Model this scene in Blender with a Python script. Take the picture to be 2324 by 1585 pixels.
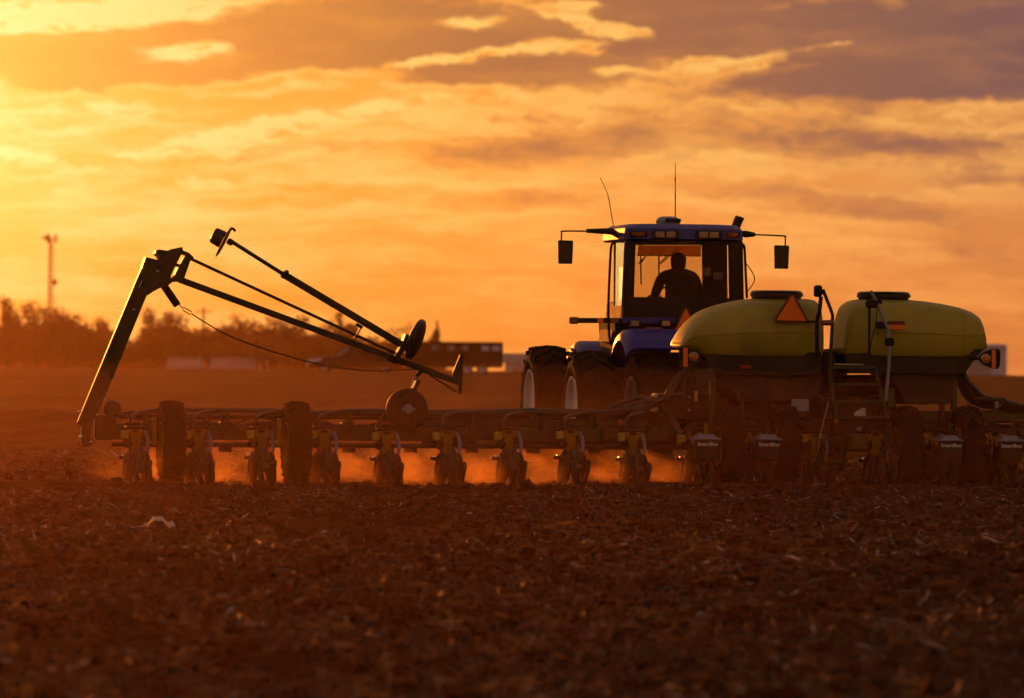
import bpy, math, random
import numpy as np
from mathutils import Vector, Matrix, Quaternion, Euler

random.seed(7); RNG = np.random.default_rng(7)
for o in list(bpy.data.objects): bpy.data.objects.remove(o)
SC = bpy.context.scene
COL = SC.collection
R = math.radians

# ------------------------------------------------------------------ camera, sky, sun, exposure
CAM_Z = 1.65
ROLL = R(-0.5)
cam_d = bpy.data.cameras.new('camera'); cam = bpy.data.objects.new('camera', cam_d); COL.objects.link(cam)
cam.location = (0, 0, CAM_Z); cam.rotation_euler = (R(90), ROLL, 0)
cam_d.lens = 200; cam_d.sensor_width = 36; cam_d.clip_start = 0.5; cam_d.clip_end = 6000
cam_d.dof.use_dof = True; cam_d.dof.focus_distance = 71.0; cam_d.dof.aperture_fstop = 3.0
SC.camera = cam
SC.render.engine = 'CYCLES'
SC.cycles.use_denoising = True
SC.cycles.use_adaptive_sampling = True; SC.cycles.adaptive_threshold = .05
SC.cycles.max_bounces = 5; SC.cycles.diffuse_bounces = 3; SC.cycles.volume_bounces = 0; SC.cycles.transparent_max_bounces = 24
SC.cycles.sample_clamp_indirect = 6
SC.view_settings.view_transform = 'Standard'; SC.view_settings.look = 'None'
SC.view_settings.gamma = 1.0; SC.view_settings.use_curve_mapping = False
SC.view_settings.exposure = 0.0

SUN_AZ, SUN_EL = R(-10.5), R(3.4)            # azimuth measured from the view axis, left is negative
SUN_DIR = Vector((math.sin(SUN_AZ) * math.cos(SUN_EL), math.cos(SUN_AZ) * math.cos(SUN_EL), math.sin(SUN_EL)))
sun_d = bpy.data.lights.new('sun', 'SUN'); sun = bpy.data.objects.new('sun', sun_d); COL.objects.link(sun)
sun_d.energy = 2.6; sun_d.angle = R(0.6); sun_d.color = (1.0, 0.24, 0.025)
sun.rotation_euler = SUN_DIR.to_track_quat('Z', 'Y').to_euler(); sun.location = (-30, 150, 40)

class NT:
    """tiny node-graph helper"""
    def __init__(s, tree): s.t = tree; tree.nodes.clear()
    def n(s, typ, **kw):
        nd = s.t.nodes.new(typ)
        for k, v in kw.items(): setattr(nd, k, v)
        return nd
    def l(s, a, b): s.t.links.new(a, b)
    def put(s, sock, v):
        if isinstance(v, bpy.types.NodeSocket): s.l(v, sock)
        else: sock.default_value = v
    def m(s, op, a, b=None, c=None, clamp=False):
        nd = s.n('ShaderNodeMath', operation=op, use_clamp=clamp)
        for i, v in enumerate((a, b, c)):
            if v is not None: s.put(nd.inputs[i], v)
        return nd.outputs[0]
    def vm(s, op, a, b=None):
        nd = s.n('ShaderNodeVectorMath', operation=op)
        s.put(nd.inputs[0], a)
        if b is not None: s.put(nd.inputs[1], b)
        return nd.outputs['Value'] if op in ('DOT_PRODUCT', 'LENGTH') else nd.outputs[0]
    def noise(s, vec, scale, detail=4, rough=.55, dist=0.0):
        nd = s.n('ShaderNodeTexNoise'); s.put(nd.inputs['Vector'], vec)
        nd.inputs['Scale'].default_value = scale; nd.inputs['Detail'].default_value = detail
        nd.inputs['Roughness'].default_value = rough; nd.inputs['Distortion'].default_value = dist
        return nd.outputs['Fac'] if 'Fac' in nd.outputs else nd.outputs[0]
    def ramp(s, fac, stops, interp='LINEAR'):
        nd = s.n('ShaderNodeValToRGB'); s.put(nd.inputs[0], fac); cr = nd.color_ramp; cr.interpolation = interp
        while len(cr.elements) < len(stops): cr.elements.new(0.5)
        for e, (p, c) in zip(cr.elements, stops): e.position = p; e.color = (*c, 1)
        return nd.outputs[0]
    def mix(s, f, a, b, blend='MIX'):
        nd = s.n('ShaderNodeMix', data_type='RGBA', blend_type=blend)
        s.put(nd.inputs[0], f)
        for i, v in ((6, a), (7, b)):
            if isinstance(v, tuple): v = (*v, 1) if len(v) == 3 else v
            s.put(nd.inputs[i], v)
        return nd.outputs[2]
    def smooth(s, x, a, b):
        nd = s.n('ShaderNodeMapRange', interpolation_type='SMOOTHSTEP'); s.put(nd.inputs[0], x)
        nd.inputs[1].default_value = a; nd.inputs[2].default_value = b
        return nd.outputs[0]

def build_world():
    w = bpy.data.worlds.new('World'); SC.world = w; w.use_nodes = True
    T = NT(w.node_tree)
    geo = T.n('ShaderNodeTexCoord').outputs['Generated']
    d = T.vm('NORMALIZE', geo)
    sep = T.n('ShaderNodeSeparateXYZ'); T.l(d, sep.inputs[0])
    az = T.m('MULTIPLY', T.m('ARCTAN2', sep.outputs[0], sep.outputs[1]), 57.2958)
    el0 = T.m('MULTIPLY', T.m('ARCSINE', sep.outputs[2]), 57.2958)
    el = T.m('MAXIMUM', el0, -0.35)
    ang = T.m('MULTIPLY', T.m('ARCCOSINE', T.vm('DOT_PRODUCT', d, tuple(SUN_DIR))), 57.2958)
    uv = T.n('ShaderNodeCombineXYZ'); T.l(az, uv.inputs[0]); T.l(el, uv.inputs[1]); uv = uv.outputs[0]
    # domain warp for ragged cloud edges
    st = T.vm('MULTIPLY', uv, (0.55, 1.5, 1.0))
    nz = T.n('ShaderNodeTexNoise'); T.l(st, nz.inputs['Vector']); nz.inputs['Scale'].default_value = 3.6
    nz.inputs['Detail'].default_value = 4; nz.inputs['Roughness'].default_value = .68
    wv = T.vm('MULTIPLY', T.vm('SUBTRACT', nz.outputs['Color'], (.5, .5, .5)), (.7, .26, 0))
    uvw = T.vm('ADD', uv, wv)
    K = 57.2958 / (14222 / 1.1015)          # degrees per pixel of the 2324-wide view used while measuring the sky
    def blob(U, V, rx, ry, tilt=0.0):
        mp = T.n('ShaderNodeMapping', vector_type='TEXTURE'); T.l(uvw, mp.inputs[0])
        mp.inputs[1].default_value = ((U - 1162) * K, (788 - V) * K, 0); mp.inputs[2].default_value = (0, 0, R(tilt))
        mp.inputs[3].default_value = (rx * K, ry * K, 1)
        g = T.n('ShaderNodeTexGradient', gradient_type='SPHERICAL'); T.l(mp.outputs[0], g.inputs[0])
        return g.outputs['Fac']
    def total(items):
        acc = None
        for (U, V, rx, ry, tilt, wt) in items:
            b = T.m('MULTIPLY', blob(U, V, rx, ry, tilt), wt)
            acc = b if acc is None else T.m('ADD', acc, b)
        return acc
    dark = total([(150, 125, 420, 95, 3, 1.9), (560, 105, 420, 100, 6, 2.0), (130, 193, 150, 32, 0, 1.3), (300, 168, 300, 50, 3, 1.2),
                  (900, 40, 420, 95, 0, 1.6), (760, 110, 300, 60, 2, 1.3), (1140, 158, 430, 62, 0, 2.2),
                  (1600, 40, 460, 110, -2, 1.5), (1500, 100, 330, 45, 0, 1.1), (2080, 100, 640, 170, 0, 1.75), (1900, 180, 520, 44, 2, .8), (2200, 195, 300, 40, 0, .6), (1500, 25, 300, 60, 0, .9), (1050, 85, 420, 60, 2, 1.0), (700, 60, 260, 60, 8, .8),
                  (2330, 60, 320, 190, 0, 1.3), (1500, 292, 720, 115, 2, .62), (2100, 312, 460, 75, 0, .85), (1800, 430, 600, 55, -3, .5), (1120, 345, 460, 60, 3, .5), (620, 345, 420, 36, 8, .42), (2060, 480, 420, 45, -3, .45),
                  (1200, 445, 300, 45, 0, .55), (2200, 560, 420, 60, 0, .4), (2250, 392, 330, 40, 0, .55), (330, 470, 330, 60, 2, .3), (820, 480, 420, 50, -2, .32)])
    gap = total([(420, 122, 265, 42, 7, 2.6), (885, 75, 75, 17, 0, 1.8), (1040, 48, 120, 20, 4, 1.7), (1290, 30, 105, 26, -14, 1.9), (1400, 60, 135, 22, -5, 1.9), (1300, 8, 70, 12, 0, 1.5),
                 (1130, 112, 120, 14, 4, 2.0), (1260, 102, 150, 22, 5, 2.0), (980, 134, 130, 17, 5, 2.0), (1385, 156, 105, 14, 4, 1.3), (1660, 130, 200, 26, 9, 1.9),
                 (1900, 88, 190, 14, 4, 1.35), (1580, 148, 60, 20, 0, .9), (1700, 20, 200, 20, 8, .9), (150, 32, 420, 62, 6, 2.4), (2190, 252, 260, 55, 4, 1.1),
                 (640, 195, 420, 36, 8, .9), (1000, 205, 400, 35, 3, .6)])
    hi = total([(640, 285, 420, 26, 9, 1.0), (330, 355, 360, 26, 12, .9), (60, 362, 150, 26, -4, 1.1), (560, 325, 330, 20, 10, .7), (820, 250, 300, 20, 8, .8),
                (480, 420, 330, 40, 0, .5), (200, 245, 240, 24, -6, .6), (900, 410, 420, 45, -4, .45), (1400, 365, 320, 40, 4, .4), (300, 40, 420, 52, 6, 1.0),
                (1250, 215, 420, 24, 2, .5), (140, 545, 180, 40, 8, .35), (380, 480, 160, 30, 0, .4), (1750, 330, 500, 28, -2, .3)])
    fine = T.noise(T.vm('MULTIPLY', uvw, (0.8, 2.6, 1)), 2.6, 5, .66)
    broad = T.noise(T.vm('MULTIPLY', uv, (0.06, 0.22, 1)), 1.0, 2, .55)
    # the cloud deck goes on above and beside the picture as the part in view implies
    deck = T.m('MULTIPLY', T.smooth(el, 2.9, 5.5), T.m('MULTIPLY', T.smooth(broad, .3, .6), 1.1))
    dens = T.m('ADD', T.m('SUBTRACT', T.m('ADD', dark, deck), gap), T.m('MULTIPLY', T.m('SUBTRACT', fine, .55), T.m('ADD', .75, T.m('MULTIPLY', T.smooth(el, 1.6, 2.7), .95))))
    cl = T.smooth(dens, .10, .95)
    soft = T.noise(T.vm('MULTIPLY', uvw, (0.32, 1.9, 1)), 1.5, 5, .6)
    rim = T.m('MULTIPLY', T.smooth(dens, -.35, .12), T.m('SUBTRACT', 1, T.smooth(dens, .12, .5)))
    an = T.m('DIVIDE', ang, 60, clamp=True)
    clear = T.ramp(an, [(0, (1, .8, .32)), (4.5/60, (1, .57, .085)), (8/60, (.98, .395, .05)), (11/60, (.87, .345, .062)), (15.5/60, (.65, .265, .075)),
                        (26/60, (.50, .27, .13)), (1, (.25, .19, .18))])
    shade = T.ramp(an, [(0, (1, .5, .08)), (5.5/60, (1, .38, .045)), (8/60, (.60, .235, .05)), (11/60, (.36, .155, .065)), (15.5/60, (.185, .098, .088)),
                        (26/60, (.15, .10, .10)), (1, (.12, .10, .12))])
    bright = T.ramp(an, [(0, (1, .95, .62)), (6/60, (1, .78, .28)), (10/60, (1, .60, .15)), (15.5/60, (.90, .44, .12)), (30/60, (.45, .28, .15)), (1, (.2, .16, .16))])
    c = T.mix(T.m('MULTIPLY', T.smooth(soft, .50, .74), .6), clear, T.mix(.5, clear, bright))
    c = T.mix(T.m('MULTIPLY', T.smooth(T.m('MULTIPLY', T.m('ADD', hi, T.m('MULTIPLY', gap, .55)), T.smooth(fine, .30, .66)), .04, .55), .85), c, bright)
    c = T.mix(T.m('MULTIPLY', T.m('MULTIPLY', rim, T.smooth(soft, .35, .62)), .7), c, bright)
    c = T.mix(cl, c, T.mix(T.m('MULTIPLY', T.smooth(soft, .42, .72), .28), shade, clear))
    # very near the hidden sun everything flares
    flare = T.m('POWER', 2.718, T.m('MULTIPLY', T.m('MULTIPLY', ang, ang), -1 / (2 * 3.1 ** 2)))
    c = T.mix(1.0, c, T.mix(flare, (0, 0, 0), (.95, .78, .24)), 'ADD')
    # lower band just above the field turns redder
    c = T.mix(T.m('MULTIPLY', T.m('SUBTRACT', 1, T.smooth(el, -.3, 2.2)), .9), c, T.mix(1.0, c, (.97, .68, .50), 'MULTIPLY'))
    # the open dome well away from the sunset
    sky = T.n('ShaderNodeTexSky', sky_type='NISHITA'); sky.sun_disc = False
    sky.sun_elevation = SUN_EL; sky.sun_rotation = SUN_AZ; sky.air_density = 1.6; sky.dust_density = 3.0; sky.ozone_density = 2.0
    dome = T.mix(1.0, sky.outputs[0], (.50, .235, .125), 'MULTIPLY')
    out = T.mix(T.smooth(ang, 22, 75), c, dome)
    bg = T.n('ShaderNodeBackground'); T.l(out, bg.inputs[0]); bg.inputs[1].default_value = 1.0
    ow = T.n('ShaderNodeOutputWorld'); T.l(bg.outputs[0], ow.inputs[0])
    w.cycles.sampling_method = 'MANUAL'; w.cycles.sample_map_resolution = 512
build_world()

# ------------------------------------------------------------------ materials
MATS = {}
def pmat(name, col, rough=.5, metal=0.0, var=.25, scale=9.0, dust=.15, bump=0.0, coat=0.0, spec=.5, transl=0.0):
    m = bpy.data.materials.new(name); m.use_nodes = True; T = NT(m.node_tree)
    tc = T.n('ShaderNodeTexCoord').outputs['Object']
    n1 = T.noise(tc, scale, 5, .6); n2 = T.noise(tc, scale * .28, 4, .6)
    a = tuple(c * (1 - var) for c in col); b = tuple(min(1, c * (1 + var * .6)) for c in col)
    c = T.mix(n1, a, b)
    c = T.mix(T.m('MULTIPLY', T.smooth(n2, .42, .75), dust), c, (.10, .048, .022))
    p = T.n('ShaderNodeBsdfPrincipled'); T.l(c, p.inputs['Base Color'])
    T.l(T.m('ADD', rough - .1, T.m('MULTIPLY', n1, .22)), p.inputs['Roughness'])
    p.inputs['Metallic'].default_value = metal; p.inputs['Coat Weight'].default_value = coat; p.inputs['Specular IOR Level'].default_value = spec
    if bump:
        bp = T.n('ShaderNodeBump'); bp.inputs['Strength'].default_value = bump; bp.inputs['Distance'].default_value = .02
        T.l(T.noise(tc, scale * 4, 4, .6), bp.inputs['Height']); T.l(bp.outputs[0], p.inputs['Normal'])
    sh = p.outputs[0]
    if transl:
        tr = T.n('ShaderNodeBsdfTranslucent'); T.l(c, tr.inputs[0]); mx = T.n('ShaderNodeMixShader'); mx.inputs[0].default_value = transl
        T.l(sh, mx.inputs[1]); T.l(tr.outputs[0], mx.inputs[2]); sh = mx.outputs[0]
    o = T.n('ShaderNodeOutputMaterial'); T.l(sh, o.inputs[0]); MATS[name] = m; return m
def glass(name, col, alpha=.9, rough=.03):
    m = bpy.data.materials.new(name); m.use_nodes = True; T = NT(m.node_tree)
    t = T.n('ShaderNodeBsdfTransparent'); t.inputs[0].default_value = (*col, 1)
    g = T.n('ShaderNodeBsdfGlossy'); g.inputs['Roughness'].default_value = rough
    f = T.n('ShaderNodeFresnel'); f.inputs[0].default_value = 1.45
    mx = T.n('ShaderNodeMixShader'); T.l(f.outputs[0], mx.inputs[0])
    T.l(t.outputs[0], mx.inputs[1]); T.l(g.outputs[0], mx.inputs[2])
    tc = T.n('ShaderNodeTexCoord').outputs['Object']
    df = T.n('ShaderNodeBsdfDiffuse'); df.inputs[0].default_value = (.3, .2, .12, 1)
    m2 = T.n('ShaderNodeMixShader'); T.l(T.m('MULTIPLY', T.noise(tc, 3, 5, .6), (1 - alpha) * 1.6), m2.inputs[0])
    T.l(mx.outputs[0], m2.inputs[1]); T.l(df.outputs[0], m2.inputs[2])
    o = T.n('ShaderNodeOutputMaterial'); T.l(m2.outputs[0], o.inputs[0]); MATS[name] = m; return m

pmat('green_paint', (.014, .034, .007), .42, var=.3, dust=.45)
pmat('yellow_paint', (.32, .20, .012), .5, var=.35, dust=.6)
pmat('yellow_pale', (.46, .33, .05), .5, var=.2, dust=.4)
pmat('black_plastic', (.010, .009, .009), .62, spec=.3, var=.3, dust=.2)
pmat('black_satin', (.010, .010, .010), .32, var=.3, dust=.08)
pmat('dark_steel', (.012, .010, .009), .45, metal=.3, var=.4, dust=.35)
pmat('arm_paint', (.008, .011, .005), .36, var=.3, dust=.3)
pmat('rubber', (.014, .012, .011), .8, var=.35, dust=.15, bump=.3)
pmat('tread_rubber', (.010, .008, .007), .9, var=.35, dust=.05, bump=.4, spec=.2)
pmat('steel', (.45, .44, .43), .3, metal=1.0, var=.2, dust=.1)
pmat('chrome', (.75, .74, .72), .12, metal=1.0, var=.08, dust=0)
pmat('blue_paint', (.003, .009, .33), .42, var=.12, dust=.04, coat=.08)
pmat('white_rim', (.58, .62, .80), .5, var=.15, dust=.25)
pmat('lavender_plastic', (.17, .20, .38), .5, var=.2, dust=.2)
pmat('grey_panel', (.24, .28, .42), .5, var=.2, dust=.2)
pmat('label_white', (.58, .66, .95), .5, var=.1, dust=.1)
pmat('tank_poly', (.50, .42, .06), .38, var=.22, scale=3.0, dust=.6, transl=.25)
pmat('signal_orange', (1.0, .19, .014), .6, var=.04, dust=.02)
pmat('signal_red', (.16, .008, .012), .4, var=.15, dust=.1)
pmat('amber_lens', (.75, .22, .015), .15, var=.1, dust=.08, transl=.35, coat=.5)
pmat('amber_dark', (.25, .07, .012), .25, var=.2, dust=.15, coat=.3)
pmat('lamp_lens', (.45, .43, .45), .12, metal=.6, var=.4, scale=40, dust=.1)
pmat('cloth_dark', (.022, .018, .018), .9, var=.3, dust=.05, bump=.3)
pmat('skin', (.32, .16, .10), .55, var=.12, dust=0)
pmat('hair', (.02, .014, .010), .7, var=.3, dust=0, bump=.4)
pmat('seat_fabric', (.02, .02, .022), .9, var=.2, dust=.1)
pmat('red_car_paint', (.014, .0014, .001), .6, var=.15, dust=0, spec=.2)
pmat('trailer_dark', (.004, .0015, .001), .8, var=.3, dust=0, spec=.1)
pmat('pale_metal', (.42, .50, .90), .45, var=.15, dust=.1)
pmat('shed_wall', (.11, .10, .145), .6, var=.2, dust=.1)
pmat('pale_roof', (.12, .11, .16), .5, var=.15, dust=.1)
pmat('bark', (.05, .035, .025), .9, var=.4, dust=0, bump=.5)
pmat('leaf_far', (.11, .055, .02), .7, var=.5, scale=.6, dust=.2, transl=.5)
pmat('mast_steel', (.25, .05, .03), .5, var=.2, dust=.1)
pmat('wood_pole', (.06, .04, .03), .9, var=.3, dust=0)
pmat('visor_film', (.62, .45, .26), .5, var=.1, dust=.1, transl=.85)
pmat('litter_plastic', (.75, .73, .72), .3, var=.1, dust=.1, transl=.45)
pmat('hose_rubber', (.020, .018, .019), .38, var=.3, dust=.25)
pmat('red_part', (.30, .012, .008), .5, var=.2, dust=.2)
glass('cab_glass', (.93, .90, .86), .97)
glass('car_glass', (.35, .38, .45), .9)

def soil_mat():
    m = bpy.data.materials.new('soil'); m.use_nodes = True; T = NT(m.node_tree)
    tc = T.n('ShaderNodeTexCoord').outputs['Object']
    n1 = T.noise(tc, 1.3, 8, .68); n2 = T.noise(tc, 17, 6, .7); n3 = T.noise(T.vm('MULTIPLY', tc, (.02, .05, 1)), 1.0, 5, .6)
    c = T.mix(n1, (.015, .0055, .0026), (.050, .020, .010)); c = T.mix(T.smooth(n2, .52, .78), c, (.080, .039, .022))
    c = T.mix(T.m('MULTIPLY', T.smooth(n3, .42, .62), .5), c, (.06, .03, .014))
    p = T.n('ShaderNodeBsdfPrincipled'); T.l(c, p.inputs['Base Color']); p.inputs['Roughness'].default_value = 1.0
    p.inputs['Specular IOR Level'].default_value = .05
    bp = T.n('ShaderNodeBump'); bp.inputs['Strength'].default_value = .9; bp.inputs['Distance'].default_value = .03
    T.l(T.m('ADD', n2, T.noise(tc, 55, 4, .6)), bp.inputs['Height']); T.l(bp.outputs[0], p.inputs['Normal'])
    o = T.n('ShaderNodeOutputMaterial'); T.l(p.outputs[0], o.inputs[0]); MATS['soil'] = m
soil_mat()
def straw_mat():
    m = bpy.data.materials.new('straw'); m.use_nodes = True; T = NT(m.node_tree)
    at = T.n('ShaderNodeAttribute', attribute_name='tone'); f = at.outputs['Fac']
    c = T.ramp(f, [(0, (.010, .0045, .0025)), (.45, (.028, .013, .007)), (.70, (.085, .050, .033)), (.86, (.22, .19, .18)), (1, (.50, .54, .68))])
    p = T.n('ShaderNodeBsdfPrincipled'); T.l(c, p.inputs['Base Color']); p.inputs['Roughness'].default_value = .55
    tr = T.n('ShaderNodeBsdfTranslucent'); T.l(c, tr.inputs[0]); mx = T.n('ShaderNodeMixShader'); mx.inputs[0].default_value = .3
    T.l(p.outputs[0], mx.inputs[1]); T.l(tr.outputs[0], mx.inputs[2])
    o = T.n('ShaderNodeOutputMaterial'); T.l(mx.outputs[0], o.inputs[0]); MATS['straw'] = m
straw_mat()

# ------------------------------------------------------------------ mesh helpers
class MB:
    def __init__(s): s.v = []; s.f = []
    def add(s, vs, fs):
        b = len(s.v); s.v += [tuple(p) for p in vs]; s.f += [tuple(i + b for i in f) for f in fs]; return s
    def box(s, c, d, rot=None):
        x, y, z = (k / 2 for k in d)
        vs = [Vector(p) for p in ((-x,-y,-z),(x,-y,-z),(x,y,-z),(-x,y,-z),(-x,-y,z),(x,-y,z),(x,y,z),(-x,y,z))]
        if rot is not None: vs = [rot @ p for p in vs]
        c = Vector(c)
        return s.add([p + c for p in vs], [(0,3,2,1),(4,5,6,7),(0,1,5,4),(1,2,6,5),(2,3,7,6),(3,0,4,7)])
    def cbox(s, c, d, b=.01, rot=None):
        """box with chamfered edges"""
        hx, hy, hz = (k / 2 for k in d); b = min(b, hx * .9, hy * .9, hz * .9)
        ring = lambda x, y, z, k: [(-x + k, -y, z), (x - k, -y, z), (x, -y + k, z), (x, y - k, z), (x - k, y, z), (-x + k, y, z), (-x, y - k, z), (-x, -y + k, z)]
        rings = [ring(hx - b, hy - b, -hz, b * .3), ring(hx, hy, -hz + b, b), ring(hx, hy, hz - b, b), ring(hx - b, hy - b, hz, b * .3)]
        c = Vector(c); rings = [[(rot @ Vector(p) if rot is not None else Vector(p)) + c for p in r] for r in rings]
        return s.loft(rings)
    def loft(s, rings, cap=True, close=True):
        n = len(rings[0]); b = len(s.v)
        for r in rings: s.v += [tuple(p) for p in r]
        for i in range(len(rings) - 1):
            for j in range(n if close else n - 1):
                k = (j + 1) % n
                s.f.append((b + i*n + j, b + i*n + k, b + (i+1)*n + k, b + (i+1)*n + j))
        if cap:
            s.f.append(tuple(b + j for j in reversed(range(n)))); s.f.append(tuple(b + (len(rings)-1)*n + j for j in range(n)))
        return s
    def beam(s, p, q, w, h, up=(0, 1, 0), b=.006):
        p, q = Vector(p), Vector(q); z = (q - p); L = z.length; z.normalize()
        y = Vector(up) - z * z.dot(Vector(up)); y.normalize(); x = y.cross(z)
        M = Matrix((x, y, z)).transposed()
        return s.cbox((p + q) / 2, (w, h, L), b, M)
    def tube(s, path, r, n=8, cap=True):
        path = [Vector(p) for p in path]; rings = []
        t0 = (path[1] - path[0]).normalized(); a = t0.orthogonal().normalized()
        for i, p in enumerate(path):
            t = (path[min(i+1, len(path)-1)] - path[max(i-1, 0)]).normalized()
            a = (a - t * a.dot(t)).normalized(); c = t.cross(a)
            rr = r[i] if isinstance(r, (list, tuple)) else r
            rings.append([p + (a * math.cos(k*2*math.pi/n) + c * math.sin(k*2*math.pi/n)) * rr for k in range(n)])
        return s.loft(rings, cap)
    def lathe(s, prof, c=(0,0,0), axis=(1,0,0), n=28, cap=True):
        ax = Vector(axis).normalized(); a = ax.orthogonal().normalized(); d = ax.cross(a); c = Vector(c)
        rings = [[c + ax*h + (a*math.cos(k*2*math.pi/n) + d*math.sin(k*2*math.pi/n))*r for k in range(n)] for (h, r) in prof]
        return s.loft(rings, cap)
    def prism(s, poly, y0, y1):
        """poly of (x, z) pushed from y0 to y1"""
        return s.loft([[(x, y0, z) for x, z in poly], [(x, y1, z) for x, z in poly]])
    def build(s, name, mat, parent=None, smooth=35, loc=None):
        me = bpy.data.meshes.new(name); me.from_pydata(s.v, [], s.f); me.validate(); me.update()
        import bmesh
        bm = bmesh.new(); bm.from_mesh(me); bmesh.ops.recalc_face_normals(bm, faces=bm.faces); bm.to_mesh(me); bm.free()
        if smooth:
            me.shade_smooth(); me.set_sharp_from_angle(angle=R(smooth))
        me.materials.append(MATS[mat])
        o = bpy.data.objects.new(name, me); COL.objects.link(o)
        if parent is not None: o.parent = parent
        if loc is not None: o.location = loc
        return o
def tag(o, label, cat, group=None):
    o['label'] = label; o['category'] = cat
    if group: o['group'] = group
    return o
def empty(name, loc, rz=0):
    o = bpy.data.objects.new(name, None); COL.objects.link(o); o.location = loc; o.rotation_euler = (0, 0, rz); o.empty_display_size = .3; return o
def spline(pts, n=6):
    """Catmull-Rom through points"""
    P = [Vector(p) for p in pts]; P = [2*P[0]-P[1]] + P + [2*P[-1]-P[-2]]; out = []
    for i in range(1, len(P)-2):
        for k in range(n):
            t = k/n; a, b, c, d = P[i-1], P[i], P[i+1], P[i+2]
            out.append(.5*((2*b)+(c-a)*t+(2*a-5*b+4*c-d)*t*t+(3*b-a-3*c+d)*t**3))
    out.append(P[-2]); return out
def place_copy(o, parent, loc=None):
    c = o.copy(); COL.objects.link(c); c.parent = parent
    if loc is not None: c.location = loc
    for ch in o.children: place_copy(ch, c)
    return c

F = 14222.0
CAMM = Euler((R(90), ROLL, 0)).to_matrix()
CROP = {0: (0, 0, 1), 1: (1280, 400, 2.905), 2: (1650, 650, 2.554), 3: (150, 540, 2.642), 4: (700, 760, 3.17), 5: (180, 950, 2.834), 6: (950, 950, 2.834),
        7: (0, 540, 2.905), 8: (740, 780, 4.15), 9: (1290, 820, 4.648), 10: (1900, 690, 3.521), 11: (1680, 920, 4.6625), 12: (2080, 920, 4.6625)}
def ray(k, x, y):
    ox, oy, sc = CROP[k]; px, py = ox + x/sc, oy + y/sc
    return CAMM @ Vector(((px - 1280)/F, (873 - py)/F, -1))
class Frame:
    """a thing's own upright frame: survey() turns a sighting into the thing's own metres at a known depth in that frame"""
    def __init__(s, loc, rz):
        s.M = Matrix.Translation(loc) @ Matrix.Rotation(rz, 4, 'Z'); s.I = s.M.inverted()
    def survey(s, k, x, y, yl=0.0):
        o = s.I @ Vector((0, 0, CAM_Z)); d = s.I.to_3x3() @ ray(k, x, y)
        p = o + d * ((yl - o.y) / d.y); return (p.x, yl, p.z)
def at(px, py, Y):
    d = ray(0, px, py); return Vector((0, 0, CAM_Z)) + d * (Y / d.y)

# ------------------------------------------------------------------ field
def vnoise(x, y, seed):
    """smooth value noise on numpy arrays"""
    g = np.random.default_rng(seed).random((256, 256)); xi = np.floor(x).astype(int); yi = np.floor(y).astype(int)
    fx = x - xi; fy = y - yi; fx = fx*fx*(3-2*fx); fy = fy*fy*(3-2*fy)
    a = g[xi % 256, yi % 256]; b = g[(xi+1) % 256, yi % 256]; c = g[xi % 256, (yi+1) % 256]; d = g[(xi+1) % 256, (yi+1) % 256]
    return (a*(1-fx)+b*fx)*(1-fy) + (c*(1-fx)+d*fx)*fy - .5
def terrain(x, y):
    z = vnoise(x*.35, y*.25, 1)*.09 + vnoise(x*1.1, y*.9, 2)*.05 + vnoise(x*3.1, y*2.7, 3)*.036 + vnoise(x*7.3, y*7.0, 4)*.034
    z = z * np.where(y > 80, 1.25, 1.0)
    # gentle low crest: the field falls away beyond about 430 m
    t = np.clip(y - 395, 0, None); z = z - np.minimum(t*t*.00006, .012*t) * 1.0
    return np.maximum(z, -9.0)
def grow(a, b, step, far, k):
    out = list(np.arange(a, b, step)); s = step; x = out[-1]
    while x < far: s *= k; x += s; out.append(x)
    s = step; x = a; lo = []
    return out
def field():
    xs = grow(-10, 11, .075, 720, 1.12); neg = []; s = .075; x = -10.0
    while x > -720: s *= 1.12; x -= s; neg.append(x)
    xs = np.array(neg[::-1] + xs)
    ys = np.array([-60, -20, 0, 10, 16, 19, 21] + list(np.arange(22, 77, .08)) + list(np.arange(77, 140, .2)) + grow(140, 440, .5, 1180, 1.06))
    X, Y = np.meshgrid(xs, ys); Z = terrain(X, Y)
    nx, ny = len(xs), len(ys); v = np.stack([X, Y, Z], -1).reshape(-1, 3)
    i = np.arange((ny-1)*(nx-1)); r = i // (nx-1); c = i % (nx-1); b = r*nx + c
    f = np.stack([b, b+1, b+nx+1, b+nx], -1)
    me = bpy.data.meshes.new('field'); me.vertices.add(len(v)); me.vertices.foreach_set('co', v.ravel())
    me.loops.add(f.size); me.loops.foreach_set('vertex_index', f.ravel()); me.polygons.add(len(f)); me.polygons.foreach_set('loop_start', np.arange(0, f.size, 4))
    me.update(calc_edges=True); me.materials.append(MATS['soil']); me.shade_smooth()
    o = bpy.data.objects.new('field', me); COL.objects.link(o); o['kind'] = 'structure'; o['label'] = 'dark tilled soil field strewn with crop residue'
field()
def raw_mesh(name, v, f, mat, tone=None):
    me = bpy.data.meshes.new(name); k = f.shape[1]; me.vertices.add(len(v)); me.vertices.foreach_set('co', v.astype(np.float32).ravel())
    me.loops.add(f.size); me.loops.foreach_set('vertex_index', f.ravel().astype(np.int32)); me.polygons.add(len(f)); me.polygons.foreach_set('loop_start', np.arange(0, f.size, k))
    me.update(calc_edges=True); me.materials.append(MATS[mat])
    if tone is not None:
        a = me.attributes.new('tone', 'FLOAT', 'FACE'); a.data.foreach_set('value', tone.astype(np.float32))
    o = bpy.data.objects.new(name, me); COL.objects.link(o); return o
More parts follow.
